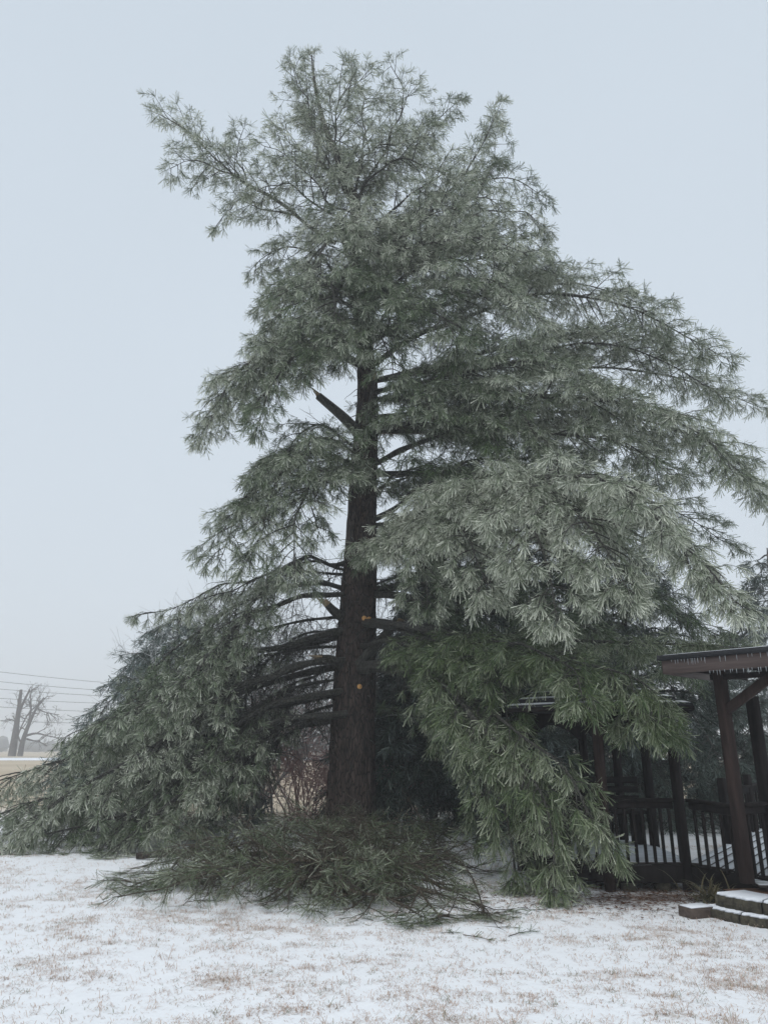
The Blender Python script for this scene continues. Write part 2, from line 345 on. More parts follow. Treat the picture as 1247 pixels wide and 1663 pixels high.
def grow(wood, leaf, rng, path, r0, spread=1.1, inner=0.25, ice=0.4, hang=0.5, gap=0.21, gap3=0.15, K=16, tsize=1.0, rise=0.0,
         tip=0.35, wd=0.011, sides=7, bare=0.0, droop=0.35, lift=0.0, dead=1.5, messy=0.1, vj=0.22):
    """a bough along path: limb, side branches, twigs and needle bursts"""
    P = crom(path); n = len(P)
    seg = np.linalg.norm(np.diff(P, axis=0), axis=1); s = np.concatenate([[0], np.cumsum(seg)]); Ltot = s[-1]
    jit = np.stack([np.interp(s, np.linspace(0, Ltot, 9), rng.normal(0, 0.05, 9)) for _ in range(3)], -1) * np.clip(s / Ltot * 3, 0, 1)[:, None]
    P = P + jit
    r0 = r0 * 0.66; rad = 0.008 + (r0 - 0.008) * (1 - s / Ltot) ** 1.1
    rad = rad * (1 + 0.16 * np.interp(s, np.linspace(0, Ltot, 22), rng.normal(0, 1, 22)).clip(-1.2, 1.6))
    wood.tubes(P, rad, sides)
    T = np.gradient(P, axis=0); T /= np.linalg.norm(T, axis=1, keepdims=True)
    r0 = r0
    sec, secr, ter, terr = [], [], [], []
    pos, dr, sz, ic = [], [], [], []
    for _ in range(int(dead * Ltot)):
        i = int(rng.uniform(0.06, 0.62) * (n - 1)); q = [P[i]]; dd = unit(T[i] * rng.uniform(.0, 1.0) + rng.normal(0, .6, 3) + np.array([0, 0, -.3])); L = rng.uniform(.25, .95)
        for j in range(5): dd = unit(dd + rng.normal(0, .18, 3) + np.array([0, 0, -.12])); q.append(q[-1] + dd * L / 5)
        q = np.array(q); sec.append(q); secr.append(np.linspace(.008, .003, 6))
        for j in (1, 2, 3, 4):
            d3 = unit(q[j + 1] - q[j] + rng.normal(0, .06, 3) * 2); e1 = q[j] + d3 * .12; ter.append((q[j], e1, e1 + unit(d3 + rng.normal(0, .4, 3)) * .12)); terr.append((.004, .003, .002))
    d = inner * Ltot; side = 1
    up = np.array([0, 0, 1.0])
    jobs = []
    while d < Ltot:
        i = min(n - 1, int(np.searchsorted(s, d))); t = d / Ltot
        prof = (1 - tip) * (1 - max(0, (t - 0.45) / 0.55) ** 1.4) + tip
        prof *= 0.55 + 0.45 * min(1, (t - inner) / 0.18 + 0.15)
        jobs.append((P[i], T[i], side, spread * prof * rng.uniform(0.45, 1.3), t)); side = -side
        d += gap * rng.uniform(0.6, 1.4) * 0.5
    jobs.append((P[-1], T[-1], 0, spread * tip * 0.7, 1.0))
    bi = ice
    for p0, t0, sd_, L2, t in jobs:
        sv = np.cross(t0, up)
        if np.linalg.norm(sv) < 0.2: sv = np.array([rng.normal(), rng.normal(), 0])
        sv = unit(sv)
        ang = R(rng.uniform(38, 72)) * sd_
        d2 = unit(t0 * math.cos(ang) + sv * math.sin(ang) + up * (rise + rng.normal(0, vj)))
        k = 6; q = [p0]; dd = d2.copy(); st = L2 / (k - 1)
        for j in range(k - 1):
            dd = unit(dd + np.array([0, 0, -droop * hang * (j + 0.4) / (k - 1)]) * (0.7 if sd_ else 1.0) + rng.normal(0, 0.07, 3))
            q.append(q[-1] + dd * st)
        q = np.array(q); sec.append(q); r2 = min(0.022, 0.006 + 0.009 * L2); secr.append(np.linspace(r2, 0.004, k))
        tice = bi + rng.normal(0, 0.07)
        m = max(2, int(L2 / gap3)); sd3 = 1
        for j in range(m):
            f = 0.22 + 0.78 * (j + rng.uniform(0.1, 0.9)) / m
            x = f * (k - 1); a = int(min(k - 2, x)); p = q[a] + (q[a + 1] - q[a]) * (x - a); tt = unit(q[a + 1] - q[a])
            s3 = np.cross(tt, up); s3 = unit(s3) if np.linalg.norm(s3) > 0.15 else unit(rng.normal(size=3))
            an = R(rng.uniform(28, 62)) * sd3; sd3 = -sd3
            d3 = unit(tt * math.cos(an) + s3 * math.sin(an) + up * rng.normal(lift, vj * 1.35) + rng.normal(0, messy, 3))
            L3 = rng.uniform(0.16, 0.40) * (1.15 - 0.5 * f) * min(1.2, 0.5 + L2)
            d3b = unit(d3 + np.array([0, 0, -0.8 * hang]))
            e1 = p + d3 * L3 * 0.5; e2 = e1 + d3b * L3 * 0.5
            ter.append((p, e1, e2)); terr.append((0.005, 0.004, 0.003))
            if rng.random() < bare: continue
            pos.append(e2); dr.append(unit(d3b + rng.normal(0, .22 + messy, 3))); sz.append(rng.uniform(0.8, 1.2)); ic.append(tice)
            if L3 > 0.15: pos.append(e1); dr.append(unit(d3 + d3b)); sz.append(rng.uniform(0.65, 1.0)); ic.append(tice)
        if rng.random() >= bare:
            pos.append(q[-1]); dr.append(unit(q[-1] - q[-2])); sz.append(rng.uniform(0.9, 1.25)); ic.append(tice)
    wood.tubes(np.array(sec), np.array(secr), 4, False)
    if ter: wood.tubes(np.array(ter), np.array(terr), 3, False)
    blades(leaf, rng, pos, dr, np.array(sz) * tsize, ic, K=K, wd=wd, grav=0.15 + 0.45 * hang)
    return len(pos)

TY = 14.6
pine = thing('pine_tree', 'tall ice-coated white pine with torn limbs, towering above the snowy lawn', 'tree')
# trunk: (u, v, radius)
TR = [(566, 1372, .60), (567, 1345, .52), (569, 1317, .455), (572, 1240, .42), (574, 1160, .40), (577, 1076, .375), (581, 1010, .36), (583, 960, .345), (585, 891, .31), (589, 811, .29), (593, 731, .265), (597, 660, .22), (595, 600, .20),
      (590, 540, .185), (584, 470, .17), (579, 400, .155), (576, 331, .13), (560, 285, .10), (546, 250, .08), (526, 200, .06), (512, 140, .04), (506, 90, .015)]
tp = np.array([W(u, v, TY) for u, v, _ in TR])
tpath = crom(tp, 0.07)
ss = np.concatenate([[0], np.cumsum(np.linalg.norm(np.diff(tpath, axis=0), axis=1))])
s0 = [ss[np.argmin(np.linalg.norm(tpath - p, axis=1))] for p in tp]
trad = np.interp(ss, s0, [r for _, _, r in TR])
tm = MB()
# furrowed outline: many sides with uneven radius
SD = 72
Pn = len(tpath); rngT = np.random.default_rng(2)
ringv = []
for i in range(Pn):
    for k in range(SD):
        th = 2 * math.pi * k / SD; r = trad[i]; z = ss[i]
        f = 1 + 0.07 * mnoise.noise(Vector((math.cos(th) * 5.5, math.sin(th) * 5.5, z * 0.9))) + 0.05 * mnoise.noise(Vector((math.cos(th) * 14, math.sin(th) * 14, z * 2.5)))
        f += 0.085 * (1 - 2.2 * abs(mnoise.noise(Vector((math.cos(th) * 7.5, math.sin(th) * 7.5, z * 1.1 + 7))))) - .04
        f += 0.03 * mnoise.noise(Vector((math.cos(th) * 26, math.sin(th) * 26, z * 6)))
        if z < 0.9: f += 0.16 * (1 - z / 0.9) ** 2 * (0.5 + 0.5 * math.cos(5 * th + 1))
        ringv.append(tpath[i] + np.array([math.cos(th), math.sin(th), 0]) * r * f)
I = np.arange(Pn * SD).reshape(Pn, SD)
tm.add(ringv, np.stack([I[:-1], np.roll(I[:-1], -1, 1), np.roll(I[1:], -1, 1), I[1:]], -1).reshape(-1, 4))
trunk = tm.build('trunk', M_BARK, pine, smooth=True)
# fine dead twigs on the trunk
for i in range(44):
    k = rngT.integers(10, int(Pn * .55)); a = rngT.uniform(0, 6.28); d = np.array([math.cos(a), math.sin(a), rngT.normal(-.1, .4)]); q = [tpath[k] + d * [1, 1, 0] * trad[k] * .92]; d = unit(d); L = rngT.uniform(.12, .45)
    for j in range(5): d = unit(d + rngT.normal(0, .2, 3) + np.array([0, 0, -.1])); q.append(q[-1] + d * L / 5)
    m = MB(); m.tubes(np.array(q), np.linspace(.010, .004, 6), 4, False); m.build('dead_twig', M_LIMB, trunk)
# sawn and broken stubs
def stub(name, pts, rads, mat, endmat=None):
    m = MB(); m.tubes(crom(pts, 0.1), np.linspace(rads[0], rads[1], len(crom(pts, 0.1))), 9); o = m.build(name, mat, trunk, smooth=True); return o
def stub_face(u, v, Y, r, dirv):
    c = W(u, v, Y); d = unit(np.array(dirv)); m = MB()
    m.tubes(np.array([c - d * 0.10, c]), np.array([r * 1.05, r]), 12); o = m.build('sawn_stub', M_LIMB, trunk)
    f = MB(); f.tubes(np.array([c + d * 0.001, c + d * 0.008]), np.array([r * .9, r * .88]), 14); f.build('cut_face', M_CUT, trunk)
for u, v, r in ((591.5, 1004, .055), (599.5, 1006, .06), (584, 1115, .052)):
    stub_face(u, v, 14.22, r, (0.15, -1, 0.1))
for pts, rr in (([(588, 712, 14.6), (560, 680, 14.45), (517, 643, 14.4)], (.13, .085)), ([(597, 680, 14.4), (604, 640, 14.2), (608, 615, 14.1)], (.06, .03)),
                ([(562, 1005, 14.5), (545, 995, 14.3), (532, 982, 14.2)], (.12, .075)), ([(556, 1085, 14.4), (540, 1070, 14.2), (518, 1067, 14.1)], (.08, .05))):
    m = MB(); P = crom([W(*p) for p in pts], .08); m.tubes(P, np.linspace(rr[0], rr[1], len(P)), 9); m.build('broken_stub', M_LIMB, trunk, smooth=True); tip_, dn_ = P[-1], unit(P[-1] - P[-3]); m = MB()
    for q_ in range(9):
        o_ = rngT.normal(0, rr[1] * .45, 3); l_ = rngT.uniform(.05, .22); m.tubes(np.array([tip_ - dn_ * .05 + o_, tip_ + dn_ * l_ * .5 + o_, tip_ + dn_ * l_ + o_ * 1.3]), np.array([rr[1] * .4, rr[1] * .28, .004]), 5)
    m.build('torn_wood', M_TORN, trunk)
m = MB()
for p, q in (((586, 1076), (612, 1046)), ((612, 1046), (647, 1008))):
    pass
P = crom([W(583, 1080, 14.25), W(610, 1048, 14.0), W(647, 1008, 13.8)], .08); m.tubes(P, np.linspace(.10, .085, len(P)), 8)
snapped = m.build('snapped_limb', M_LIMB, pine, smooth=True)
m = MB(); P = crom([W(647, 1010, 13.8), W(675, 1020, 13.6), W(708, 1034, 13.4)], .08); m.tubes(P, np.linspace(.085, .03, len(P)), 6); m.build('torn_end', M_TORN, snapped)

B = []
def bough(pts, r0=0.07, **k): B.append((pts, r0, k))
# --- crown top, thin and twiggy
U = dict(ice=0.44, hang=0.30, inner=0.08, gap=0.24, gap3=0.18, K=18, wd=0.0095)
bough([(545, 395, 14.6), (490, 355, 14.4), (430, 310, 14.2), (350, 262, 14.0), (300, 212, 13.9), (256, 190, 13.8)], .085, **{**U, 'spread': 1.15, 'inner': .28, 'tip': .3})
bough([(440, 318, 14.2), (380, 290, 14.0), (320, 262, 13.8), (274, 270, 13.7)], .04, **{**U, 'spread': .7})
bough([(400, 295, 14.1), (385, 250, 14.0), (392, 214, 13.9)], .03, **{**U, 'spread': .45})
bough([(480, 350, 14.4), (430, 340, 14.2), (385, 330, 14.1), (362, 358, 14.0)], .03, **{**U, 'spread': .6})
bough([(572, 335, 14.6), (540, 275, 14.4), (512, 215, 14.2), (488, 150, 14.1), (476, 108, 14.0)], .06, **{**U, 'spread': .85})
bough([(545, 250, 14.6), (522, 190, 14.6), (510, 130, 14.6), (506, 92, 14.6)], .05, **{**U, 'spread': .7, 'tip': .12})
bough([(575, 320, 14.6), (588, 250, 14.8), (590, 170, 14.9), (572, 112, 15.0)], .06, **{**U, 'spread': .95})
bough([(578, 330, 14.6), (612, 262, 14.4), (640, 215, 14.2), (655, 160, 14.1), (637, 112, 14.0)], .06, **{**U, 'spread': .75})
bough([(580, 345, 14.6), (640, 270, 15.1), (690, 220, 15.3), (745, 165, 15.5)], .06, **{**U, 'spread': .9})
bough([(590, 430, 14.6), (677, 370, 14.2), (725, 320, 14.0), (752, 290, 13.9), (785, 230, 13.8), (812, 172, 13.7)], .07, **{**U, 'spread': .65})
bough([(588, 420, 14.6), (660, 360, 15.0), (740, 310, 15.3), (820, 290, 15.3), (880, 326, 15.2)], .07, **{**U, 'spread': .8})
bough([(588, 440, 14.6), (680, 395, 14.3), (780, 345, 14.2), (840, 345, 14.1), (886, 370, 14.0)], .07, **{**U, 'spread': .7})
bough([(560, 290, 14.6), (600, 250, 13.9), (650, 235, 13.5), (705, 220, 13.2)], .045, **{**U, 'spread': .9})
bough([(578, 350, 14.6), (540, 330, 13.8), (500, 290, 13.4), (460, 260, 13.2), (432, 240, 13.1)], .05, **{**U, 'spread': .8})
bough([(575, 340, 14.6), (560, 280, 15.4), (530, 240, 15.8), (500, 200, 16.0)], .05, **{**U, 'spread': .9})
bough([(585, 400, 14.6), (630, 350, 13.7), (680, 310, 13.2), (740, 270, 12.9)], .055, **{**U, 'spread': .9})
bough([(587, 420, 14.6), (620, 380, 15.6), (680, 340, 16.2), (740, 350, 16.6), (800, 380, 16.8)], .055, **{**U, 'spread': 1.0})
for pts in ([(577, 340, 14.6), (600, 290, 14.0), (640, 260, 13.6), (680, 262, 13.4), (720, 285, 13.2)], [(575, 330, 14.6), (555, 270, 13.9), (545, 200, 13.7), (560, 150, 13.6), (590, 125, 13.6)],
            [(578, 360, 14.6), (520, 340, 14.0), (470, 300, 13.7), (440, 300, 13.5), (410, 320, 13.4)],
            [(582, 400, 14.6), (640, 390, 13.6), (700, 350, 13.0), (770, 320, 12.7), (815, 330, 12.6)], 
            [(584, 430, 14.6), (640, 410, 13.3), (700, 390, 12.6), (780, 390, 12.2), (840, 410, 12.0)], [(586, 450, 14.6), (680, 400, 15.4), (760, 330, 15.8), (800, 260, 16.0), (806, 215, 16.0)],
            [(565, 300, 14.6), (525, 270, 14.0), (480, 240, 13.8), (455, 215, 13.7)]):
    bough(pts, .05, **{**U, 'spread': .95})
# --- upper middle
D = dict(vj=.16, ice=0.39, hang=0.62, inner=0.08, gap=0.19, gap3=0.155, K=18, wd=0.0095)
bough([(583, 470, 14.6), (565, 410, 13.9), (548, 370, 13.3), (530, 390, 12.9), (512, 470, 12.7)], .08, **{**D, 'spread': 1.25, 'ice': .50})
bough([(583, 450, 14.6), (590, 390, 13.8), (590, 360, 13.3), (600, 380, 12.9), (612, 440, 12.7)], .07, **{**D, 'spread': 1.0, 'ice': .30})
bough([(588, 540, 14.6), (560, 480, 13.7), (540, 455, 13.1), (540, 490, 12.6), (548, 560, 12.4)], .08, **{**D, 'spread': 1.3, 'ice': .30})
bough([(590, 530, 14.6), (600, 480, 13.7), (605, 450, 13.2), (625, 470, 12.8), (640, 540, 12.6)], .07, **{**D, 'spread': 1.05, 'ice': .20})
bough([(580, 470, 14.6), (520, 420, 14.3), (460, 405, 14.2), (420, 420, 14.1), (415, 432, 14.1)], .06, **{**D, 'spread': .85})
bough([(584, 510, 14.6), (520, 460, 14.4), (465, 455, 14.3), (432, 500, 14.2)], .06, **{**D, 'spread': .9})
bough([(588, 530, 14.6), (520, 500, 13.9), (470, 490, 13.6), (440, 535, 13.4)], .06, **{**D, 'spread': .95})
bough([(585, 480, 14.6), (650, 440, 14.0), (730, 420, 13.5), (800, 420, 13.1), (870, 440, 12.9)], .07, **{**D, 'spread': 1.1})
bough([(588, 500, 14.6), (680, 440, 13.9), (780, 410, 13.4), (850, 420, 13.1), (918, 448, 12.9)], .075, **{**D, 'spread': 1.0, 'tip': .3})
bough([(588, 510, 14.6), (690, 470, 13.2), (760, 455, 12.4), (830, 470, 11.9), (870, 520, 11.7)], .075, **{**D, 'spread': 1.2})
bough([(588, 460, 14.6), (680, 410, 15.3), (780, 380, 15.8), (860, 390, 16.0), (890, 420, 16.0)], .07, **{**D, 'spread': .95})
bough([(590, 560, 14.6), (640, 500, 13.4), (680, 490, 12.7), (720, 520, 12.2), (740, 560, 12.0)], .07, **{**D, 'spread': 1.15, 'ice': .2})
# --- left middle
bough([(594, 600, 14.6), (520, 545, 14.1), (450, 560, 13.7), (385, 615, 13.4), (322, 710, 13.2)], .09, **{**D, 'spread': 1.15, 'ice': .46, 'tip': .25})
bough([(592, 590, 14.6), (520, 560, 14.8), (450, 580, 15.0), (400, 640, 15.0), (365, 690, 15.0)], .08, **{**D, 'spread': 1.0})
bough([(594, 600, 14.6), (530, 570, 13.5), (480, 580, 13.0), (440, 630, 12.7), (425, 690, 12.6)], .08, **{**D, 'spread': .95, 'ice': .20})
bough([(592, 570, 14.6), (530, 530, 13.7), (470, 540, 13.3), (430, 580, 13.1), (408, 620, 13.0)], .075, **{**D, 'spread': 1.0, 'ice': .30})
bough([(592, 570, 14.6), (550, 540, 13.3), (520, 560, 12.8), (500, 610, 12.6)], .06, **{**D, 'spread': .9, 'ice': .30})
bough([(592, 560, 14.6), (610, 530, 13.3), (625, 560, 12.7), (640, 610, 12.5)], .06, **{**D, 'spread': .9, 'ice': .14})
# --- left lower clump
bough([(593, 745, 14.6), (530, 715, 14.0), (460, 735, 13.5), (400, 810, 13.2), (358, 905, 13.0)], .09, **{**D, 'spread': 1.2, 'ice': .30})
bough([(592, 760, 14.6), (520, 740, 13.6), (470, 765, 13.0), (430, 830, 12.7), (410, 910, 12.5)], .085, **{**D, 'spread': 1.15, 'ice': .26})
bough([(590, 780, 14.6), (530, 760, 13.3), (500, 790, 12.7), (480, 850, 12.4), (470, 930, 12.3)], .08, **{**D, 'spread': 1.0, 'ice': .30})
bough([(592, 740, 14.6), (540, 700, 14.9), (500, 700, 15.1), (460, 730, 15.2), (430, 760, 15.2)], .06, **{**D, 'spread': .8})
bough([(590, 770, 14.6), (540, 770, 14.0), (510, 800, 13.5), (520, 860, 13.2)], .06, **{**D, 'spread': .8, 'ice': .14})
# --- right, long plates
E = dict(vj=.10, ice=0.39, hang=0.40, inner=0.14, gap=0.20, gap3=0.16, K=18, wd=0.0095)
bough([(596, 600, 14.6), (700, 530, 14.3), (830, 490, 13.9), (960, 485, 13.5), (1080, 525, 13.2), (1182, 582, 13.0)], .10, **{**E, 'spread': 1.15, 'tip': .25})
bough([(594, 560, 14.6), (700, 500, 14.9), (820, 475, 15.1), (930, 465, 15.1), (1030, 490, 15.0), (1060, 520, 15.0)], .09, **{**E, 'spread': 1.0})
bough([(597, 620, 14.6), (720, 590, 15.2), (860, 560, 15.8), (1000, 540, 16.2), (1120, 580, 16.4)], .10, **{**E, 'spread': 1.3})
bough([(597, 620, 14.6), (720, 600, 14.4), (860, 570, 14.2), (980, 560, 14.0), (1080, 590, 13.9), (1160, 640, 13.8)], .10, **{**E, 'spread': 1.1})
bough([(598, 650, 14.6), (740, 640, 14.8), (900, 600, 14.9), (1050, 605, 14.9), (1150, 630, 14.8), (1232, 662, 14.8)], .11, **{**E, 'spread': 1.15, 'tip': .28})
bough([(597, 640, 14.6), (720, 610, 13.4), (830, 590, 12.5), (930, 600, 11.9), (1010, 650, 11.5)], .10, **{**E, 'spread': 1.2, 'ice': .26})
bough([(597, 680, 14.6), (740, 660, 13.6), (880, 640, 12.6), (1010, 655, 11.9), (1120, 700, 11.4), (1200, 770, 11.1)], .11, **{**E, 'spread': 1.3, 'hang': .55})
bough([(597, 690, 14.6), (760, 690, 13.9), (920, 665, 13.2), (1060, 680, 12.7), (1170, 730, 12.4), (1242, 815, 12.2)], .11, **{**E, 'spread': 1.3, 'hang': .55})
bough([(597, 760, 14.6), (680, 720, 13.8), (760, 695, 13.1), (880, 700, 12.5), (980, 720, 12.1), (1080, 765, 11.9)], .11, **{**E, 'spread': 1.1, 'hang': .55, 'inner': .35})
bough([(595, 770, 14.6), (720, 770, 15.3), (850, 780, 15.9), (990, 800, 16.3), (1100, 835, 16.5), (1165, 875, 16.6)], .11, **{**E, 'spread': 1.4, 'ice': .14})  # low ice value paints in the shaded underside of this back plate
bough([(595, 700, 14.6), (720, 700, 15.6), (860, 690, 16.6), (1000, 720, 17.2), (1120, 770, 17.5)], .10, **{**E, 'spread': 1.4, 'ice': .14})
bough([(594, 850, 14.6), (660, 815, 14.3), (720, 770, 14.0), (820, 740, 13.8), (930, 745, 13.6)], .10, **{**E, 'spread': 1.1, 'inner': .4, 'ice': .20})
bough([(593, 855, 14.6), (700, 845, 15.0), (820, 830, 15.4), (960, 850, 15.7), (1080, 900, 15.9)], .10, **{**E, 'spread': 1.3, 'ice': .2})
bough([(597, 700, 14.6), (660, 690, 13.4), (720, 680, 12.8), (790, 700, 12.4), (830, 750, 12.2)], .08, **{**E, 'spread': 1.0, 'ice': .14, 'hang': .6})
bough([(598, 650, 14.6), (680, 640, 13.4), (760, 630, 12.7), (830, 660, 12.3), (870, 720, 12.1)], .08, **{**E, 'spread': 1.0, 'ice': .20, 'hang': .6})
for pts in ([(597, 700, 14.6), (650, 680, 15.2), (720, 670, 15.6), (790, 690, 15.9)], [(594, 800, 14.6), (650, 780, 15.2), (720, 775, 15.7), (800, 800, 16.0)], [(594, 860, 14.6), (640, 850, 15.1), (700, 860, 15.6), (770, 890, 15.8)],
            [(597, 650, 14.6), (640, 640, 15.2), (700, 620, 15.6), (780, 625, 15.9)], [(592, 810, 14.6), (640, 780, 14.0), (690, 760, 13.6), (740, 770, 13.4)], [(585, 960, 14.6), (640, 940, 15.3), (700, 935, 15.8), (770, 960, 16.2)]):
    bough(pts, .05, **{**E, 'spread': 1.2, 'ice': .15, 'inner': .05, 'hang': .6})
# --- the great drooping plate towards the camera
G = dict(ice=0.50, hang=0.75, inner=0.16, gap=0.18, gap3=0.155, K=24, wd=0.0082, droop=.75, dead=1)
bough([(590, 900, 14.5), (680, 850, 13.0), (800, 790, 11.2), (930, 775, 10.0), (1060, 840, 9.2), (1150, 905, 8.8), (1212, 975, 8.5)], .11, **{**G, 'spread': 1.0})
bough([(592, 905, 14.5), (680, 850, 13.0), (790, 800, 11.4), (890, 800, 10.2), (970, 860, 9.3), (1010, 960, 8.8)], .09, **{**G, 'spread': 1.05})
bough([(592, 910, 14.5), (670, 860, 12.9), (760, 820, 11.4), (830, 830, 10.3), (880, 900, 9.4), (900, 1000, 8.9)], .09, **{**G, 'spread': 1.0})
bough([(592, 912, 14.5), (650, 880, 12.9), (710, 850, 11.6), (760, 870, 10.6), (790, 960, 10.0)], .08, **{**G, 'spread': .95})
bough([(590, 915, 14.4), (620, 890, 13.2), (660, 880, 12.3), (685, 920, 11.6), (690, 975, 11.3)], .07, **{**G, 'spread': .75, 'ice': .30})
bough([(592, 905, 14.5), (700, 835, 12.8), (830, 770, 11.4), (960, 775, 10.6), (1070, 850, 10.2), (1140, 930, 10.0)], .08, **{**G, 'spread': 1.0})
# --- dark limbs underneath, right
H = dict(ice=0.10, hang=0.6, inner=0.14, gap=0.20, gap3=0.14, K=18, wd=0.009)
bough([(583, 965, 14.6), (650, 968, 14.3), (760, 990, 13.8), (880, 1000, 13.2), (1000, 1030, 12.7), (1100, 1080, 12.3)], .12, **{**H, 'spread': 1.3})
bough([(583, 960, 14.6), (640, 955, 15.0), (780, 940, 15.4), (920, 950, 15.6), (1060, 980, 15.8), (1180, 1040, 16.0)], .12, **{**H, 'spread': 1.5})
bough([(580, 1040, 14.6), (680, 1040, 15.0), (800, 1050, 15.2), (930, 1080, 15.3)], .10, **{**H, 'spread': 1.3})
bough([(577, 1085, 14.6), (660, 1080, 14.8), (760, 1100, 15.0), (860, 1150, 15.0)], .10, **{**H, 'spread': 1.2})
bough([(574, 1165, 14.6), (650, 1160, 14.6), (740, 1180, 14.6), (800, 1240, 14.6)], .08, **{**H, 'spread': 1.0, 'bare': .5})
# green canopy over the little roof
J = dict(ice=0.04, hang=0.7, inner=0.45, gap=0.18, gap3=0.16, K=22, wd=0.0075, droop=.6)
bough([(583, 1010, 14.5), (660, 1020, 13.0), (760, 1045, 11.4), (870, 1065, 10.2), (980, 1100, 9.4), (1088, 1170, 8.9)], .11, **{**J, 'spread': .75})
bough([(583, 1010, 14.5), (660, 1015, 12.9), (770, 1040, 11.2), (860, 1060, 9.9), (920, 1085, 9.2), (955, 1150, 8.8)], .10, **{**J, 'spread': .55})
bough([(583, 1005, 14.5), (700, 1020, 13.2), (830, 1035, 11.9), (980, 1045, 10.8), (1100, 1048, 10.0), (1205, 1048, 9.5)], .10, **{**J, 'spread': .6, 'ice': .22, 'hang': .35})
bough([(583, 1010, 14.5), (660, 1030, 12.8), (740, 1050, 11.4), (790, 1075, 10.6), (820, 1120, 10.2), (830, 1180, 10.0)], .09, **{**J, 'spread': .75})
bough([(580, 1050, 14.5), (640, 1040, 12.9), (700, 1055, 11.8), (730, 1090, 11.1), (725, 1150, 10.8)], .08, **{**J, 'spread': .65})
bough([(583, 1010, 14.5), (700, 1030, 12.4), (850, 1060, 10.3), (990, 1085, 9.2), (1050, 1120, 8.9), (1060, 1165, 8.8)], .09, **{**J, 'spread': .6, 'ice': .12})
bough([(583, 1010, 14.5), (700, 1035, 12.6), (850, 1065, 10.9), (960, 1080, 9.8), (1010, 1110, 9.3), (1015, 1160, 9.15)], .09, **{**J, 'spread': .6, 'ice': .12})
# the curtain that hangs to the snow
Kc = dict(ice=0.15, hang=0.9, inner=0.46, gap=0.19, gap3=0.16, K=22, wd=0.007, droop=1.4, dead=1, messy=.2)
bough([(578, 1085, 14.4), (650, 1085, 12.6), (730, 1120, 11.0), (795, 1190, 9.9), (862, 1270, 9.2), (900, 1370, 8.85), (914, 1470, 8.7)], .10, **{**Kc, 'spread': .6, 'tip': .2})
bough([(578, 1085, 14.4), (650, 1080, 12.5), (720, 1110, 11.0), (774, 1170, 10.1), (807, 1260, 9.6), (827, 1360, 9.4), (833, 1420, 9.35)], .10, **{**Kc, 'spread': .6})
bough([(578, 1080, 14.4), (670, 1085, 12.4), (770, 1140, 10.6), (845, 1190, 9.5), (912, 1240, 9.0), (954, 1320, 8.8), (1000, 1380, 8.75)], .10, **{**Kc, 'spread': .55, 'ice': .2})
bough([(578, 1090, 14.4), (650, 1090, 12.7), (705, 1120, 11.6), (745, 1190, 10.9), (774, 1270, 10.5), (782, 1345, 10.3)], .09, **{**Kc, 'spread': .6, 'ice': .14})
bough([(578, 1080, 14.4), (670, 1080, 12.5), (740, 1130, 11.1), (820, 1200, 10.0), (879, 1270, 9.4), (921, 1350, 9.1), (933, 1420, 9.0)], .09, **{**Kc, 'spread': .55, 'ice': .2})
bough([(578, 1080, 14.4), (670, 1080, 12.5), (740, 1120, 11.0), (803, 1180, 10.1), (845, 1260, 9.6), (866, 1340, 9.4), (870, 1410, 9.3)], .09, **{**Kc, 'spread': .55, 'ice': .24})
# --- lower left, bent to the ground
N = dict(ice=0.41, hang=0.7, inner=0.33, gap=0.19, gap3=0.155, K=17, wd=0.009, sides=8, droop=.6, dead=8, rise=-.25, messy=.35, tsize=.92)
bough([(583, 905, 14.6), (545, 918, 14.5), (500, 902, 14.3), (450, 925, 14.1), (410, 980, 13.9)], .09, **{**N, 'spread': .9, 'bare': .3})
bough([(580, 965, 14.5), (500, 966, 14.2), (430, 985, 13.9), (370, 1030, 13.6), (310, 1090, 13.4), (262, 1150, 13.2)], .105, **{**N, 'spread': 1.25, 'ice': .26})
bough([(580, 960, 14.7), (500, 950, 15.0), (420, 965, 15.2), (350, 1000, 15.3), (270, 1070, 15.3), (200, 1140, 15.3)], .10, **{**N, 'spread': 1.2, 'ice': .38})
bough([(577, 1020, 14.5), (500, 1035, 14.2), (420, 1058, 13.9), (340, 1085, 13.7), (240, 1140, 13.6), (140, 1200, 13.5)], .115, **{**N, 'spread': 1.3, 'ice': .26})
bough([(577, 1030, 14.7), (480, 1050, 15.0), (380, 1070, 15.2), (280, 1110, 15.3), (190, 1160, 15.4), (125, 1200, 15.4)], .10, **{**N, 'spread': 1.2, 'ice': .30})
bough([(575, 1072, 14.4), (500, 1078, 14.0), (430, 1100, 13.7), (350, 1140, 13.4), (250, 1210, 13.2), (130, 1280, 13.1), (20, 1350, 13.0)], .12, **{**N, 'spread': 1.3})
bough([(575, 1075, 14.7), (470, 1100, 14.8), (350, 1140, 14.9), (220, 1200, 15.0), (80, 1245, 15.0), (-60, 1310, 15.0)], .11, **{**N, 'spread': 1.3})
bough([(573, 1120, 14.4), (500, 1128, 14.0), (440, 1145, 13.7), (360, 1200, 13.4), (270, 1280, 13.1), (180, 1370, 12.9)], .11, **{**N, 'spread': 1.1, 'ice': .20})
bough([(573, 1120, 14.7), (450, 1150, 14.7), (320, 1200, 14.6), (190, 1260, 14.5), (60, 1300, 14.4), (-80, 1360, 14.4)], .11, **{**N, 'spread': 1.3, 'ice': .30})
bough([(571, 1158, 14.3), (500, 1165, 13.9), (430, 1185, 13.5), (350, 1240, 13.0), (260, 1310, 12.7), (170, 1385, 12.5)], .11, **{**N, 'spread': .9, 'ice': .34})
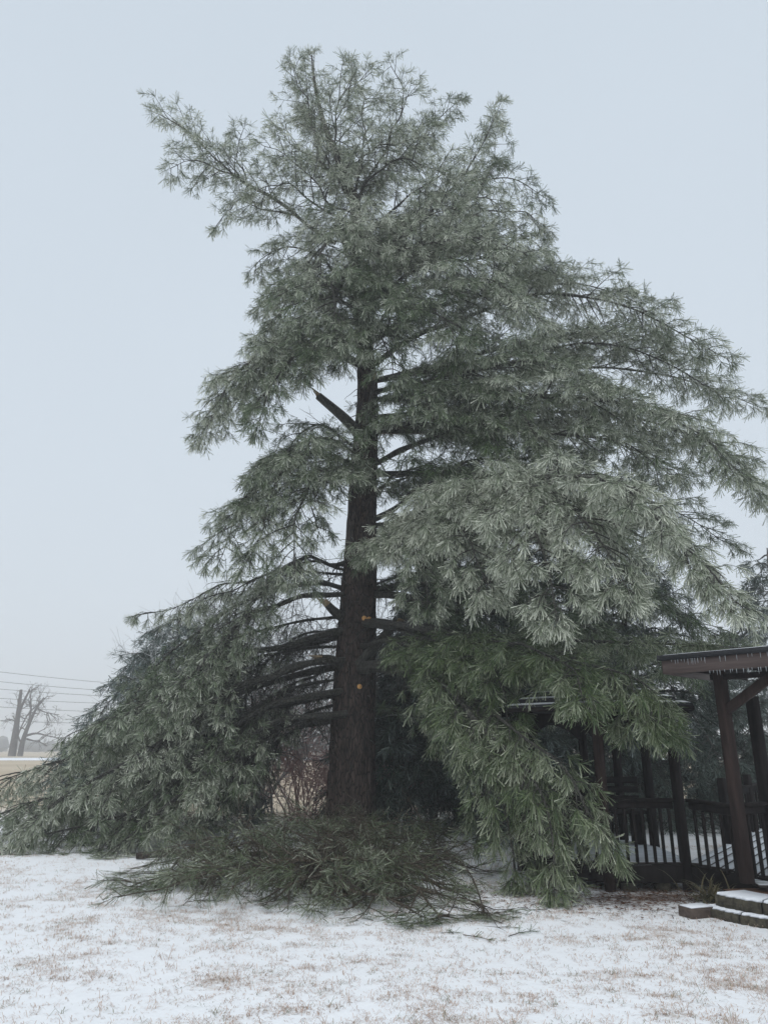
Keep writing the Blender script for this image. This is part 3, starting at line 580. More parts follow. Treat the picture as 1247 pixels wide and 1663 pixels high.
bough([(571, 1160, 14.4), (480, 1175, 14.0), (380, 1220, 13.7), (270, 1290, 13.4), (130, 1340, 13.2), (-20, 1385, 13.1)], .10, **{**N, 'spread': 1.1, 'ice': .26})
bough([(571, 1160, 14.5), (480, 1190, 14.8), (400, 1240, 15.0), (340, 1310, 15.0), (310, 1370, 15.0)], .09, **{**N, 'spread': 1.1, 'ice': .2})
bough([(572, 1120, 14.7), (480, 1140, 15.4), (380, 1190, 15.8), (300, 1250, 16.0), (220, 1320, 16.0)], .09, **{**N, 'spread': 1.3, 'ice': .2})
# thin limbs, mostly bare, that arch through the gap on the far side of the bent boughs
for q, (pts, sp) in enumerate((([(580, 935, 14.6), (480, 925, 14.8), (380, 945, 15.0), (300, 975, 15.1), (226, 992, 15.1)], .7), ([(582, 930, 14.6), (500, 915, 14.3), (430, 935, 14.1), (360, 965, 13.9), (315, 985, 13.8)], .7),
        ([(578, 1000, 14.6), (470, 1010, 14.3), (370, 1050, 14.1), (290, 1120, 14.0), (240, 1190, 13.9)], .8), ([(576, 1050, 14.6), (460, 1060, 14.4), (350, 1105, 14.2), (260, 1180, 14.1), (190, 1260, 14.0)], .8),
        ([(574, 1100, 14.6), (470, 1120, 14.2), (380, 1170, 13.9), (310, 1250, 13.6), (270, 1330, 13.4)], .8), ([(573, 1140, 14.6), (480, 1160, 14.3), (410, 1215, 14.0), (350, 1290, 13.8), (320, 1370, 13.6)], .8),
        ([(577, 1030, 14.6), (510, 1030, 14.9), (450, 1060, 15.1), (400, 1120, 15.2), (370, 1200, 15.2)], .9), ([(575, 1090, 14.6), (510, 1095, 14.9), (450, 1130, 15.1), (410, 1200, 15.1), (390, 1280, 15.1)], .9))):
    bough(pts, .05, **{**N, 'spread': sp, 'bare': .1 if q < 2 else .45, 'inner': .2 if q > 1 else .3, 'dead': 9, 'tsize': .85, 'ice': .42, 'wd': .008, 'droop': 1.0})
ntot = 0
for i, (pts, r0, k) in enumerate(B):
    rg = np.random.default_rng(100 + i)
    w, lf = MB(), MB()
    path = [W(*p) for p in pts]
    if pts[-1][2] > 15.1: k = {**k, 'ice': min(k['ice'], .15)}  # far boughs darkened for depth: shade put into needle colour through low ice
    ntot += grow(w, lf, rg, path, r0, **k)
    bo = w.build('bough', M_LIMB, pine, smooth=True, zmin=0.015)
    lf.build('needles', M_FRESH if k.get('inner') in (.45, .46) else M_NEEDLE, bo, zmin=.015)
print('tufts', ntot)

# ------------------------------------------------------------------ other conifers
def conifer(label, u, Y, h, rmax, seed, mat=M_CEDAR, n=26, base=0.12, ice=0.1, group='evergreens behind the pine', K=12, trunk_r=0.12, hang=0.5, tsize=1.25, wd=0.012):
    p = WZ(u, 1300, 0); d = ray(u, 1300); x = d[0] / d[1] * Y
    rg = np.random.default_rng(seed)
    t = thing('conifer', label, 'tree', group); t.location = (x, Y, 0)
    tr = MB(); zz = np.linspace(0, h * .97, 14)
    tp_ = np.stack([rg.normal(0, .03, 14), rg.normal(0, .03, 14), zz], -1); tp_[0, :2] = 0
    tr.tubes(tp_, np.linspace(trunk_r, .015, 14), 10); tr.build('trunk', M_BARK, t, smooth=True)
    w, lf = MB(), MB(); az = 0
    for i in range(n):
        f = (i + rg.uniform(0, 1)) / n; z = h * (base + (0.96 - base) * f); az += 2.4 + rg.normal(0, .3)
        L = rmax * (1 - f) ** 0.75 * rg.uniform(.7, 1.15) + .25
        di = np.array([math.cos(az), math.sin(az), 0])
        pts = [np.array([0, 0, z]), np.array([0, 0, z + .06 * L]) + di * L * .4, np.array([0, 0, z - .10 * L]) + di * L * .8, np.array([0, 0, z - .30 * L * (1 + hang)]) + di * L]
        pts = [np.maximum(q, [-99, -99, .15]) for q in pts]
        grow(w, lf, rg, pts, .03 + .012 * L, spread=.35 + .30 * L, inner=.15, ice=ice, hang=hang, gap=.26, gap3=.17, K=K, tsize=tsize, wd=wd, sides=5)
    cr = lf.build('crown', mat, t, zmin=.02); w.build('branch', M_LIMB, cr, zmin=.02)
    return t
conifer('bushy icy cedar poking out above the bent lower-left boughs of the pine', 268, 17.6, 4.9, 2.7, 1, ice=.36, n=40)
conifer('small dark cedar with thin trunk just beyond the big pine trunk', 661, 16.6, 4.6, 1.35, 2, n=34, base=.13, ice=.10, trunk_r=.09)
conifer('dark conifer with stout bare lower trunk, between the thin cedar and the gazebo', 751, 16.2, 6.6, 2.3, 3, n=52, base=.13, trunk_r=.16)
conifer('dense dark conifer rising behind the little gazebo roof', 905, 17.8, 7.2, 2.6, 4, n=52, base=.04, trunk_r=.15)
conifer('dark conifer seen through the open side of the gazebo', 1040, 18.2, 7.4, 2.9, 5, n=56, base=.04, trunk_r=.15)
conifer('frosted conifer whose top shows against the sky past the pergola', 1310, 19.5, 7.0, 2.7, 6, n=40, base=.06, ice=.22, trunk_r=.15)
conifer('low bushy conifer beside the far end of the walkway', 1420, 17.0, 5.2, 2.2, 7, n=30, base=.05, ice=.15)

conifer('small dark evergreen standing close behind the trunk on its gazebo side', 705, 17.4, 5.6, 1.9, 8, n=44, base=.05, ice=.05, trunk_r=.1)
# ------------------------------------------------------------------ bare shrubs
def branching(mb, rg, p, d, L, r, depth, spread=.55, upw=.15, kids=(3, 5), sides=4, drp=0.0):
    k = 5; q = [p]; dd = d
    for j in range(k - 1):
        dd = unit(dd + rg.normal(0, .16, 3) + np.array([0, 0, upw * .3 - drp * j])); q.append(q[-1] + dd * L / (k - 1))
    q = np.array(q); mb.tubes(q, np.linspace(r, r * .55, k), sides, False)
    if depth == 0: return
    for c in range(rg.integers(*kids)):
        f = rg.uniform(.35, 1.0); x = f * (k - 1); a = int(min(k - 2, x)); pp = q[a] + (q[a + 1] - q[a]) * (x - a)
        nd = unit(dd + rg.normal(0, spread, 3) + np.array([0, 0, upw]))
        branching(mb, rg, pp, nd, L * rg.uniform(.5, .8), max(.005, r * .55), depth - 1, spread, upw, kids, max(3, sides - 1), drp)
def shrub(name, label, u, Y, n, L, mat, seed, spread=.7, upw=.12, r=.03, depth=4, drp=.02, kids=(3, 5), cat='shrub'):
    d = ray(u, 1300); x = d[0] / d[1] * Y; rg = np.random.default_rng(seed); t = MB()
    for i in range(n):
        branching(t, rg, np.array([rg.normal(0, .15), rg.normal(0, .15), 0.0]), unit(np.array([rg.normal(0, .45), rg.normal(0, .35), 1])), L * rg.uniform(.7, 1.1), r, depth, spread, upw, kids, 5, drp)
    o = t.build(name, mat, zmin=.0); o.location = (x, Y, 0); return tag(o, label, cat)
shrub('bare_shrub', 'reddish bare shrub glazed with ice, behind the lower pine trunk', 492, 18.2, 17, 1.8, M_RED, 3, r=.02, kids=(3, 5), spread=.85)
shrub('bare_sapling', 'grey leafless sapling glazed with ice, above the bent boughs beside the trunk', 425, 18.8, 20, 2.9, M_GREYTWIG, 8, spread=.75, upw=.2, r=.03, kids=(3, 6))
shrub('dry_bush', 'low tangle of brown bare stems beyond the fallen boughs, near the thin cedar', 600, 16.8, 14, 1.0, M_RED, 12, r=.02)

# ------------------------------------------------------------------ fallen boughs
F = dict(ice=0.12, hang=0.35, inner=0.10, gap=0.18, gap3=0.14, K=15, wd=0.0052, sides=8, droop=.3, dead=20, bare=.3, messy=.3)
def fallen(label, pts, r0, seed, **k):
    kk = {**F, **k}; rg = np.random.default_rng(seed); w, lf = MB(), MB()
    P = []
    for u, v, z in pts: P.append(WZ(u, v, z * .72))
    t = thing('fallen_bough', label, 'fallen branch', 'boughs fallen from the pine')
    grow(w, lf, rg, P, r0, **kk)
    w.build('limb', M_TWIG, t, smooth=True, zmin=.02); lf.build('needles', M_OLDNEEDLE, t, zmin=.02)
fallen('arched bare-ended fallen limb sweeping towards the bent boughs, outermost tip on open snow', [(580, 1400, .30), (480, 1385, .42), (385, 1388, .45), (350, 1375, .42), (300, 1385, .30), (215, 1442, .05)], .06, 1, spread=.85, bare=.15)
fallen('long pale fallen limb lying across the top of the heap', [(700, 1400, .25), (600, 1385, .45), (500, 1390, .42), (430, 1400, .35), (330, 1420, .15)], .06, 2, spread=.9)
fallen('thick green fallen bough at the crest of the heap below the trunk', [(490, 1415, .35), (560, 1365, .50), (640, 1355, .45), (700, 1370, .25)], .07, 3, spread=1.0, ice=.05)
fallen('green fallen bough spreading over the heap front towards the lawn', [(530, 1390, .45), (600, 1400, .42), (660, 1440, .25), (740, 1490, .05)], .06, 4, spread=.85)
fallen('fallen bough with curled pale twigs drooping off the front of the heap', [(620, 1385, .45), (540, 1410, .40), (480, 1440, .25), (440, 1462, .04)], .05, 5, spread=.75)
fallen('dense fallen bough at the gazebo end of the heap', [(560, 1400, .42), (640, 1400, .45), (690, 1420, .35), (745, 1450, .08)], .06, 6, spread=.8)
fallen('fallen bough with its foliage flat on the snow at the heap foot', [(500, 1410, .35), (580, 1440, .25), (650, 1470, .12), (700, 1492, .03)], .05, 7, spread=.7)
fallen('bushy fallen bough under the arched limb', [(560, 1395, .50), (450, 1402, .48), (360, 1415, .38), (270, 1432, .10)], .05, 8, spread=.95, bare=.1)
fallen('fallen bough half hidden at the back of the heap', [(640, 1375, .45), (560, 1350, .50), (480, 1345, .35), (420, 1360, .2)], .05, 9, spread=.85, ice=.06)
fallen('bare snapped branch standing upright behind the heap', [(690, 1410, .05), (702, 1370, .35), (712, 1335, .60)], .05, 10, spread=.9, bare=.85, inner=.3)
fallen('leafless tangle of branches between the heap and the hanging curtain', [(650, 1395, .25), (700, 1390, .36), (750, 1395, .22), (790, 1415, .05)], .04, 11, spread=.6, bare=.7)
fallen('small flattened spray beyond the heap at its gazebo end', [(770, 1465, .10), (785, 1478, .06), (800, 1488, .03)], .02, 12, spread=.45)
# log
lg = MB(); a, b_ = WZ(222, 1390, .06), WZ(345, 1386, .08)
P = crom([a, (a + b_) / 2 + np.array([0, 0, .02]), b_], .1); lg.tubes(P, np.linspace(.045, .07, len(P)) * (1 + .1 * np.sin(np.arange(len(P)) * 2.1)), 12)
tag(lg.build('fallen_log', M_BARK, smooth=True), 'dark brown log lying on the snow behind the arched fallen limb', 'log')
# twigs strewn on the snow
rg = np.random.default_rng(44); spots = []
for i in range(18):
    u = rg.uniform(700, 880) if i % 3 else rg.uniform(260, 620); v = rg.uniform(1445, 1520) if u > 620 else rg.uniform(1445, 1490)
    spots.append((u, v))
proto = None
for i, (u, v) in enumerate(spots):
    p = WZ(u, v, .03)
    if i < 4:
        w = MB(); L = rg.uniform(.10, .22); an = 0
        w.tubes(np.array([(-L, 0, .008), (0, .01, .014), (L, -.01, .01)]), np.array([.006, .005, .003]), 4)
        s = w.build('twig_sprig', M_TWIG)
        lf = MB(); blades(lf, rg, [np.array([L, 0, .012]), np.array([0, 0, .015])], [np.array([1., .1, .05]), np.array([.9, -.4, .05])], [.9, .8], [.08, .08], K=14, wd=.008, grav=.02)
        lf.build('needles', M_NEEDLE, s, zmin=.004)
    else:
        src = protos[i % 4]; s = src.copy(); COL.objects.link(s)
        for ch in src.children:
            c = ch.copy(); COL.objects.link(c); c.parent = s
    if i == 0: protos = []
    if i < 4: protos.append(s)
    s.location = (p[0], p[1], ground_h(p[0], p[1]) + .004); s.rotation_euler = (0, 0, rg.uniform(0, 6.28)); k = rg.uniform(.4, .75); s.scale = (k, k, k)
    tag(s, 'small green pine sprig strewn on the snow near the fallen boughs', 'pine sprig', 'pine sprigs strewn on the snow')

# ------------------------------------------------------------------ gazebo
DZ = 0.31
gz = thing('gazebo', 'small dark timber gazebo half hidden by hanging pine curtain', 'gazebo')
VX = {'lf': (1.93, 10.29), 'fl': (2.66, 9.64), 'fr': (3.58, 9.64), 'rf': (3.72, 10.3), 'rb': (3.76, 11.2), 'br': (3.55, 11.9), 'bl': (3.06, 11.95), 'lb': (1.9, 11.2)}
ring = ['lf', 'fl', 'fr', 'rf', 'rb', 'br', 'bl', 'lb']
RX = np.array([VX[k] for k in ring]); CX = np.array([2.85, 10.75])
def clip_x(poly, y):                # x range of a convex ring at y
    xs_ = []
    for i in range(len(poly)):
        a, b = poly[i], poly[(i + 1) % len(poly)]
        if (a[1] - y) * (b[1] - y) < 0: xs_.append(a[0] + (b[0] - a[0]) * (y - a[1]) / (b[1] - a[1]))
    return (min(xs_), max(xs_)) if len(xs_) >= 2 else None
dk = MB(); y = 9.70
while y < 11.9:
    c = clip_x(RX, y)
    if c: dk.box(((c[0] + c[1]) / 2, y, DZ - .016), (c[1] - c[0], .125, .032), bev=.006)
    y += .139
dk.build('deck', M_DECK, gz)
sk = MB()
for i in range(8):
    a, b = RX[i], RX[(i + 1) % 8]
    sk.beam((*a, DZ - .13), (*b, DZ - .13), .045, .19)
sk.build('rim_beam', M_WOOD, gz)
for (x, yy) in ((2.9, 9.75), (3.3, 9.72), (3.0, 10.8), (3.6, 10.6), (2.3, 10.2)): fx = MB(); fx.box((x, yy, .08), (.16, .16, .18), bev=.01); fx.build('footing', M_STONE, gz)
for k in ring:
    if k == 'rf': continue
    m = MB(); mt = M_BROWN if k == 'fl' else M_WOOD
    m.box((*VX[k], 1.04), (.10, .10, 2.10), rz=.4, bev=.008); m.build('post', mt, gz)
# rails with balusters
def railing(parent, a, b, z0, z1, n, mat=M_WOOD, inset=.08):
    a = np.array(a); b = np.array(b); d = unit(b - a); a2, b2 = a + d * inset, b - d * inset
    m = MB(); m.beam((*a2, z1), (*b2, z1), .10, .038); m.beam((*a2, z1 - .0585), (*b2, z1 - .0585), .035, .08)
    r = m.build('railing', mat, parent)
    for i in range(n):
        p = a2 + (b2 - a2) * (i + .5) / n; s = MB(); s.box((p[0], p[1], (z0 + z1) / 2 - .06), (.034, .030, z1 - z0 - .085), rz=math.atan2(d[1], d[0]), bev=.003); s.build('baluster', mat, r)
RZ = 1.0
for a, b in (('fl', 'fr'), ('lf', 'fl'), ('lb', 'lf'), ('bl', 'lb'), ('br', 'bl')):
    railing(gz, VX[a], VX[b], DZ, RZ, 7)
# bench along the back
bn = MB(); bn.beam((2.35, 11.45, DZ + .42), (3.75, 11.45, DZ + .42), .38, .04); bn.box((2.5, 11.45, DZ + .2), (.06, .34, .4)); bn.box((3.6, 11.45, DZ + .2), (.06, .34, .4))
for j in range(3): bn.beam((2.35, 11.66, DZ + .58 + j * .13), (3.75, 11.66, DZ + .58 + j * .13), .03, .09)
bn.build('bench', M_WOOD, gz)
# roof: eight slopes with shingle courses, snow lying on the course edges
EV, AP = 2.10, 2.72
RO = np.array([CX + (p - CX) * (1 + .36 / np.linalg.norm(p - CX)) for p in RX])
rf = MB(); sn = MB(); NC = 7
for i in range(8):
    a, b = np.array([*RO[i], EV]), np.array([*RO[(i + 1) % 8], EV]); t = np.array([*CX, AP])
    for c in range(NC):
        f0, f1 = c / NC, (c + 1) / NC - (0.0 if c < NC - 1 else .0)
        A0, B0, A1, B1 = a + (t - a) * f0, b + (t - b) * f0, a + (t - a) * f1, b + (t - b) * f1
        upz = np.array([0, 0, .022]); o = np.array([0, 0, .0])
        rf.add([A0 + upz, B0 + upz, B1 + o, A1 + o, A0 - o * 0, B0], [[0, 1, 2, 3], [4, 5, 1, 0]])
        e0, e1 = .12, .5
        S = [A0 + (A1 - A0) * e0, B0 + (B1 - B0) * e0, B0 + (B1 - B0) * e1, A0 + (A1 - A0) * e1]
        hz = [np.array([0, 0, .022 * (1 - e) + .006]) for e in (e0, e0, e1, e1)]
        sn.add([p + h for p, h in zip(S, hz)], [[0, 1, 2, 3]])
    rf.add([a, b, [*CX, EV + .01]], None, [[0, 2, 1]])
roof = rf.build('roof', M_SHINGLE, gz); sn.build('snow', M_SNOW, roof)
fa = MB()
for i in range(8): fa.beam((*RO[i], EV - .03), (*RO[(i + 1) % 8], EV - .03), .025, .055)
fa.build('eave_board', M_WOOD, gz)
# arched valances
def valance(a, b, parent):
    a = np.array(a); b = np.array(b); n = 14; m = MB(); d = unit(b - a); nr = np.array([-d[1], d[0]]) * .016
    top = EV - .07; rows = []
    for sgn in (-1, 1):
        for i in range(n + 1):
            f = i / n; p = a + (b - a) * f + nr * sgn; dp = .30 - .20 * math.sin(math.pi * min(1, max(0, (f - .08) / .84))) ** .7
            rows += [(p[0], p[1], top), (p[0], p[1], top - dp)]
    q = []
    for s_ in (0, 1):
        o = s_ * (n + 1) * 2
        for i in range(n): q.append([o + 2 * i, o + 2 * i + 1, o + 2 * i + 3, o + 2 * i + 2])
    o = (n + 1) * 2
    for i in range(n): q.append([2 * i + 1, 2 * i + 3, o + 2 * i + 3, o + 2 * i + 1])
    m.add(rows, q); m.build('valance', M_WOOD, parent)
for i in range(8): valance(RX[i], RX[(i + 1) % 8], gz)

# ------------------------------------------------------------------ walkway with entry pergola
wk = thing('walkway', 'raised timber walkway with snowy boards leading off from the gazebo', 'walkway')
Cc = np.array([3.66, 9.62]); Dd = np.array([4.14, 8.52]); wd_ = np.array([.572, .820]); wd_ /= np.linalg.norm(wd_); ac = unit(Dd - Cc)
nrm = np.array([wd_[1], -wd_[0]])
dk = MB(); k = 0
while k * .142 < 2.9:
    off = k * .142
    st = Cc + ac * (off / max(.2, ac @ nrm)); L = 6.2
    dk.beam((*(st), DZ - .02), (*(st + wd_ * L), DZ - .02), .124, .032); k += 1
dk.build('deck', M_DECK, wk)
E2 = Cc + ac * 2.9
sk = MB(); sk.beam((*(Cc - nrm * .03), DZ - .13), (*(E2), DZ - .13), .045, .19); sk.beam((*(Cc - nrm * .09), DZ - .13), (*(Cc - nrm * .09 + wd_ * 6.2), DZ - .13), .045, .19)
for j in range(4): sk.box((*(Cc + wd_ * (.3 + j * 1.5) + nrm * .3), .08), (.12, .12, .2))
sk.build('rim_beam', M_WOOD, wk)
PR = WZ(1212, 1426, DZ)[:2]
railing(wk, Cc, PR, DZ, RZ, 5)
far0, far1 = Cc + wd_ * 2.2 - nrm * .02, Cc + wd_ * 6.1 - nrm * .02
railing(wk, far0, far1, DZ, RZ, 16)
fe = Cc + wd_ * 6.1
railing(wk, fe, fe + nrm * 2.6, DZ, RZ, 14)
for p in (far0, far1, far0 + (far1 - far0) * .5, fe + nrm * 1.3, fe + nrm * 2.6):
    m = MB(); m.box((*p, DZ + .40), (.10, .10, .95), rz=.6, bev=.006); m.build('post', M_WOOD, wk)
m = MB(); m.box((*PR, 1.36), (.112, .112, 2.2), rz=.4, bev=.008); m.build('post', M_BROWN, wk)
p2 = WZ(1262, 1420, DZ)[:2]; m = MB(); m.box((*p2, 1.19), (.11, .11, 1.95), rz=.5, bev=.008); m.build('post', M_WOOD, wk)
railing(wk, PR, p2 + (p2 - PR) * .05, DZ, RZ + .02, 3)
st = MB(); q = WZ(1268, 1428, DZ - .05)[:2]
for j in range(3): st.box((q[0] + .10 - j * .02, q[1] - .02 - j * .15, DZ - .07), (.9, .135, .035), rz=-.15, bev=.005)
st.build('step', M_DECK, wk)
# roof edge over the entry
FZ = 2.47
f0 = WZ(1077, 1096, FZ - .08)[:2]; f1 = WZ(1247, 1084, FZ - .08)[:2]; fd = unit(f1 - f0); f2 = f1 + fd * 1.8; fn = np.array([-fd[1], fd[0]])
if fn[1] < 0: fn = -fn
pg = thing('entry_roof', 'dripping red-brown roof edge hung with icicles over the walkway entry', 'roof')
m = MB(); m.beam((*f0, FZ), (*f2, FZ), .04, .15); m.beam((*(f0 + fn * .01 + fd * .02), FZ), (*(f0 + fn * 1.5 + fd * .02), FZ), .04, .15); m.build('fascia', M_FASCIA, pg)
m = MB(); mid = (f0 + f2) / 2 + fn * .72
m.box((*mid, FZ + .105), (np.linalg.norm(f2 - f0) + .06, 1.56, .05), rz=math.atan2(fd[1], fd[0]))
shing = m.build('shingles', M_SHINGLE, pg)
m = MB(); m.box((*(mid + fn * .02), FZ + .136), (np.linalg.norm(f2 - f0) - .02, 1.46, .012), rz=math.atan2(fd[1], fd[0])); m.build('snow', M_SNOW, shing)
m = MB()
for j in range(6):
    o = f0 + fd * (.35 + j * .55) + fn * .05; m.beam((*o, FZ - .005), (*(o + fn * 1.42), FZ - .005), .045, .13)
m.build('rafter', M_WOOD, pg)
rgi = np.random.default_rng(3); m = MB()
Lf = np.linalg.norm(f2 - f0); t_ = .12
while t_ < Lf:
    p = f0 + fd * t_ - fn * .024; h = rgi.uniform(.02, .07); z = FZ + (.075 if rgi.random() < .6 else -.07)
    m.tubes(np.array([(*p, z), (*p, z - h * .5), (*p, z - h)]), np.array([.0035, .0025, .0008]), 5); t_ += rgi.uniform(.015, .05)
m.build('icicle', M_ICE, pg)
# knee brace from the post up to the roof
m = MB(); m.beam((*(PR), 1.98), (*(PR + fd * .62), FZ - .09), .07, .10); m.build('brace', M_BROWN, pg)
m = MB(); m.beam((*(PR - fd * .1), FZ - .11), (*(PR + fd * 1.6), FZ - .11), .07, .06); m.build('header_beam', M_WOOD, pg)

# ------------------------------------------------------------------ garden wall, paver, strap-leaved plant
rw = thing('retaining_wall', 'low curved two-tier wall of mossy blocks capped with snow by the walkway', 'garden wall')
def arc_blocks(ctr, r, z0, h, a0, a1, n, depth):
    for i in range(n):
        b0, b1 = a0 + (a1 - a0) * i / n + .006, a0 + (a1 - a0) * (i + 1) / n - .006
        for nm, mat, zz0, zz1, rr0, rr1 in (('block', M_STONE, z0, z0 + h, r - depth, r), ('snow_cap', M_SNOW, z0 + h + .002, z0 + h + .022, r - depth + .01, r - .025)):
            m = MB(); v = []; K = 14
            for k in range(K + 1):
                a = b0 + (b1 - b0) * k / K; wob = .012 * math.sin(k * 2.3 + i * 1.7 + z0 * 40) + .007 * math.sin(k * 5.1 + i)
                for rr_, zz in ((rr1 + wob, zz0), (rr1 + wob - (.012 + .012 * abs(math.sin(k * 1.9 + i)) if nm == 'snow_cap' else 0), zz1), (rr0, zz1), (rr0, zz0)): v.append((ctr[0] + math.cos(a) * rr_, ctr[1] + math.sin(a) * rr_, zz))
            q = []
            for k in range(K):
                for c in range(4): q.append([k * 4 + c, k * 4 + (c + 1) % 4, k * 4 + 4 + (c + 1) % 4, k * 4 + 4 + c])
            q += [[0, 1, 2, 3], [K * 4, K * 4 + 3, K * 4 + 2, K * 4 + 1]]
            m.add(v, q)
            if nm == 'block': blk = m.build('block', mat, rw)
            else: m.build('snow_cap', mat, blk)
pL = WZ(1172, 1494, 0); ctr = (pL[0] + 1.30, pL[1] + .62)
arc_blocks(ctr, 1.45, -.03, .105, R(196), R(285), 5, .35)
arc_blocks(ctr, 1.36, .099, .095, R(199), R(288), 4, .40)
fl = MB(); fl.add([(ctr[0] + math.cos(R(185 + i * 11)) * 1.05, ctr[1] + math.sin(R(185 + i * 11)) * 1.05, .185) for i in range(16)] + [(ctr[0], ctr[1], .2)], None, [[i, i + 1, 16] for i in range(15)]); fl.build('soil', M_LITTER, rw)
pv = MB(); c = WZ(1131, 1481, .04); pv.box((c[0], c[1], .04), (.30, .20, .10), rz=.35, bev=.012); pv_o = pv.build('paver', M_PAVER)
s = MB(); s.box((c[0], c[1], .097), (.27, .17, .012), rz=.35, bev=.005); s.build('snow_cap', M_SNOW, pv_o)
tag(pv_o, 'lone brown paving block with snow on top, beside the curved wall', 'paver')
sp = MB(); c = WZ(1158, 1466, 0.0); rg = np.random.default_rng(9)
for i in range(95):
    a = rg.uniform(0, 6.28); L = rg.uniform(.22, .46); el = rg.uniform(.3, 1.35); d = np.array([math.cos(a) * math.cos(el), math.sin(a) * math.cos(el), math.sin(el)])
    q = [c + np.array([rg.normal(0, .09), rg.normal(0, .06), 0])]
    for j in range(5): d = unit(d + np.array([0, 0, -.16 - .05 * j])); q.append(q[-1] + d * L / 5)
    q = np.array(q); wv = unit(np.cross(d, [0, 0, 1])) * .009; prof = np.array([.6, 1, 1, .8, .5, .08])[:, None]
    v = np.concatenate([q + wv * prof, q - wv * prof]); sp.add(v, [[j, j + 1, j + 7, j + 6] for j in range(5)])
tag(sp.build('strap_leaf_plant', M_STRAP, zmin=.01), 'clump of arching yellow-green strap leaves at the foot of the walkway', 'plant')

# ------------------------------------------------------------------ lawn grass through the snow
rg = np.random.default_rng(21); P0, D0, R0, I0 = [], [], [], []
gm = MB(); pts = []
while len(pts) < 24000:
    yv = 4.4 + 9.5 * rg.random() ** 1.35; xv = rg.uniform(-1, 1) * (yv * .62 + .6)
    pz = patch_at(xv, yv)
    if rg.random() < max(.10, (pz - .25) * 1.6): pts.append((xv, yv, pz))
N = len(pts); KB = 6
base = np.array([(x, y, ground_h(x, y) - .004) for x, y, _ in pts])[:, None] + np.concatenate([rg.normal(0, .022, (N, KB, 2)), np.zeros((N, KB, 1))], -1)
a = rg.uniform(0, 6.28, (N, KB)); el = rg.uniform(.1, .95, (N, KB)); L = rg.uniform(.025, .075, (N, KB)) * rg.choice([.6, .8, 1.0, 1.7], (N, 1), p=[.3, .3, .3, .1])
d = np.stack([np.cos(a) * np.cos(el), np.sin(a) * np.cos(el), np.sin(el)], -1); w = np.stack([-np.sin(a), np.cos(a), np.zeros_like(a)], -1) * .0016
mid = base + d * (L * .6)[..., None]; tip = base + d * L[..., None]; tip[..., 2] = np.maximum(base[..., 2] + .004, tip[..., 2] - L * .35)
V = np.stack([base - w, base + w, mid + w * .8, mid - w * .8, tip], 2)
idx = np.arange(N * KB)[:, None] * 5
rn = np.repeat(np.clip(np.repeat(rg.uniform(0, 1, (N, 1)), KB, 1) + rg.normal(0, .2, (N, KB)), 0, 1).ravel(), 5); gi = np.repeat(np.repeat((rg.random((N, 1)) < .10) * .8, KB, 1).ravel(), 5)
gm.add(V.reshape(-1, 3), idx + np.array([[0, 1, 2, 3]]), idx + np.array([[3, 2, 4]]), rnd=rn, ice=gi)
tag(gm.build('lawn_grass', M_GRASS), kind='stuff')
# brown pine litter near the gazebo
rg = np.random.default_rng(31); lm = MB(); N = 2600
x = rg.normal(2.9, 1.0, N); y = rg.normal(9.15, .45, N); a = rg.uniform(0, 6.28, N); L = rg.uniform(.02, .06, N)
z = np.array([ground_h(i, j) for i, j in zip(x, y)]) + .006
d = np.stack([np.cos(a) * L, np.sin(a) * L, rg.uniform(-.004, .014, N)], -1); wv = np.stack([-np.sin(a), np.cos(a), a * 0], -1) * rg.uniform(.002, .008, N)[:, None]
c = np.stack([x, y, z], -1)
lm.add(np.stack([c - d - wv * .4, c - wv, c + d, c + wv], 1).reshape(-1, 3), np.arange(N * 4).reshape(-1, 4))
tag(lm.build('leaf_litter', M_LITTER, zmin=.003), kind='stuff')

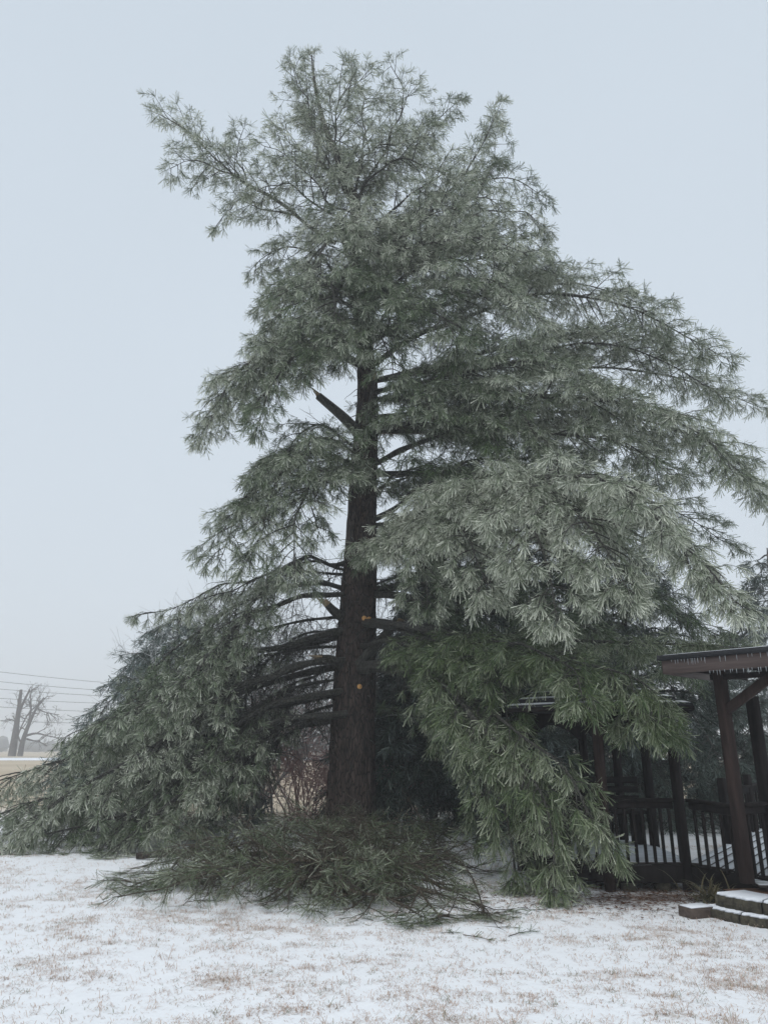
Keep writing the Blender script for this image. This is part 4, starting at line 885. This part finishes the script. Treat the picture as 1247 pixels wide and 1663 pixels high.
# ------------------------------------------------------------------ far field: storm-broken trees and power lines
def far_tree(label, limbs, seed, depth=4):
    t = thing('broken_tree', label, 'tree', 'broken trees beyond the field'); rg = np.random.default_rng(seed); m = MB(); tw = MB()
    for pts, r0, r1, kids in limbs:
        P = crom([W(u, v, 150) for u, v in pts], .6); n = len(P); m.tubes(P, np.linspace(r0 * 1.6, r1 * 1.4, n), 8)
        for c in range(kids):
            i = rg.integers(int(n * .35), n); dd = unit(P[min(n - 1, i)] - P[max(0, i - 2)])
            branching(tw, rg, P[i], unit(dd + rg.normal(0, .55, 3)), rg.uniform(1.3, 2.6), .11, depth, .6, .1, (2, 4), 4, .02)
    m.build('trunk', M_DEAD, t, smooth=True)
    if tw.v: tw.build('crown', M_DEAD, t)
far_tree('tall snapped trunk, nearly branchless, leaning beyond the field', [([(20, 1228), (25, 1195), (30, 1160), (35, 1120)], .5, .2, 5), ([(30, 1160), (40, 1138), (49, 1120)], .22, .12, 3)], 1)
far_tree('bare forked tree with crooked limbs beside the snapped trunk', [([(33, 1228), (38, 1203), (48, 1175), (60, 1150), (72, 1133)], .36, .1, 10), ([(48, 1175), (51, 1150), (50, 1130)], .16, .07, 6), ([(42, 1195), (60, 1191), (82, 1196)], .16, .06, 4), ([(37, 1206), (30, 1195), (44, 1163), (52, 1157)], .12, .06, 4), ([(44, 1200), (55, 1203), (66, 1204)], .12, .06, 2), ([(60, 1150), (72, 1156), (82, 1158)], .1, .05, 5)], 2)
for i, (v0, v1) in enumerate(((1091, 1111), (1107, 1124), (1119, 1133), (1134, 1145), (1148, 1159), (1170, 1178))):
    a, b = W(0, v0, 176), W(165, v1, 184); d = b - a; m = MB(); P = np.array([a + d * t for t in np.linspace(-3, 6, 40)]); P[:, 2] += .02 * (P[:, 0] - a[0]) ** 2 * .05
    m.tubes(P, np.full(40, .05), 4)
    tag(m.build('power_line', M_WIRE), 'one of the thin power lines sagging across the foggy sky behind the broken trees', 'power line', 'power lines beyond the field')

# ------------------------------------------------------------------ freezing fog
hz = MB(); hz.box((0, 300, 14), (1700, 700, 30)); ho = hz.build('haze', None); tag(ho, kind='stuff')
hm = bpy.data.materials.new('freezing_fog'); hm.use_nodes = True; hn = hm.node_tree.nodes; hn.clear()
pv_ = hn.new('ShaderNodeVolumePrincipled'); pv_.inputs['Color'].default_value = (0.96, 0.97, 0.99, 1); pv_.inputs['Density'].default_value = 0.0023; pv_.inputs['Anisotropy'].default_value = 0.2
oo = hn.new('ShaderNodeOutputMaterial'); hm.node_tree.links.new(pv_.outputs[0], oo.inputs['Volume']); ho.data.materials.append(hm)
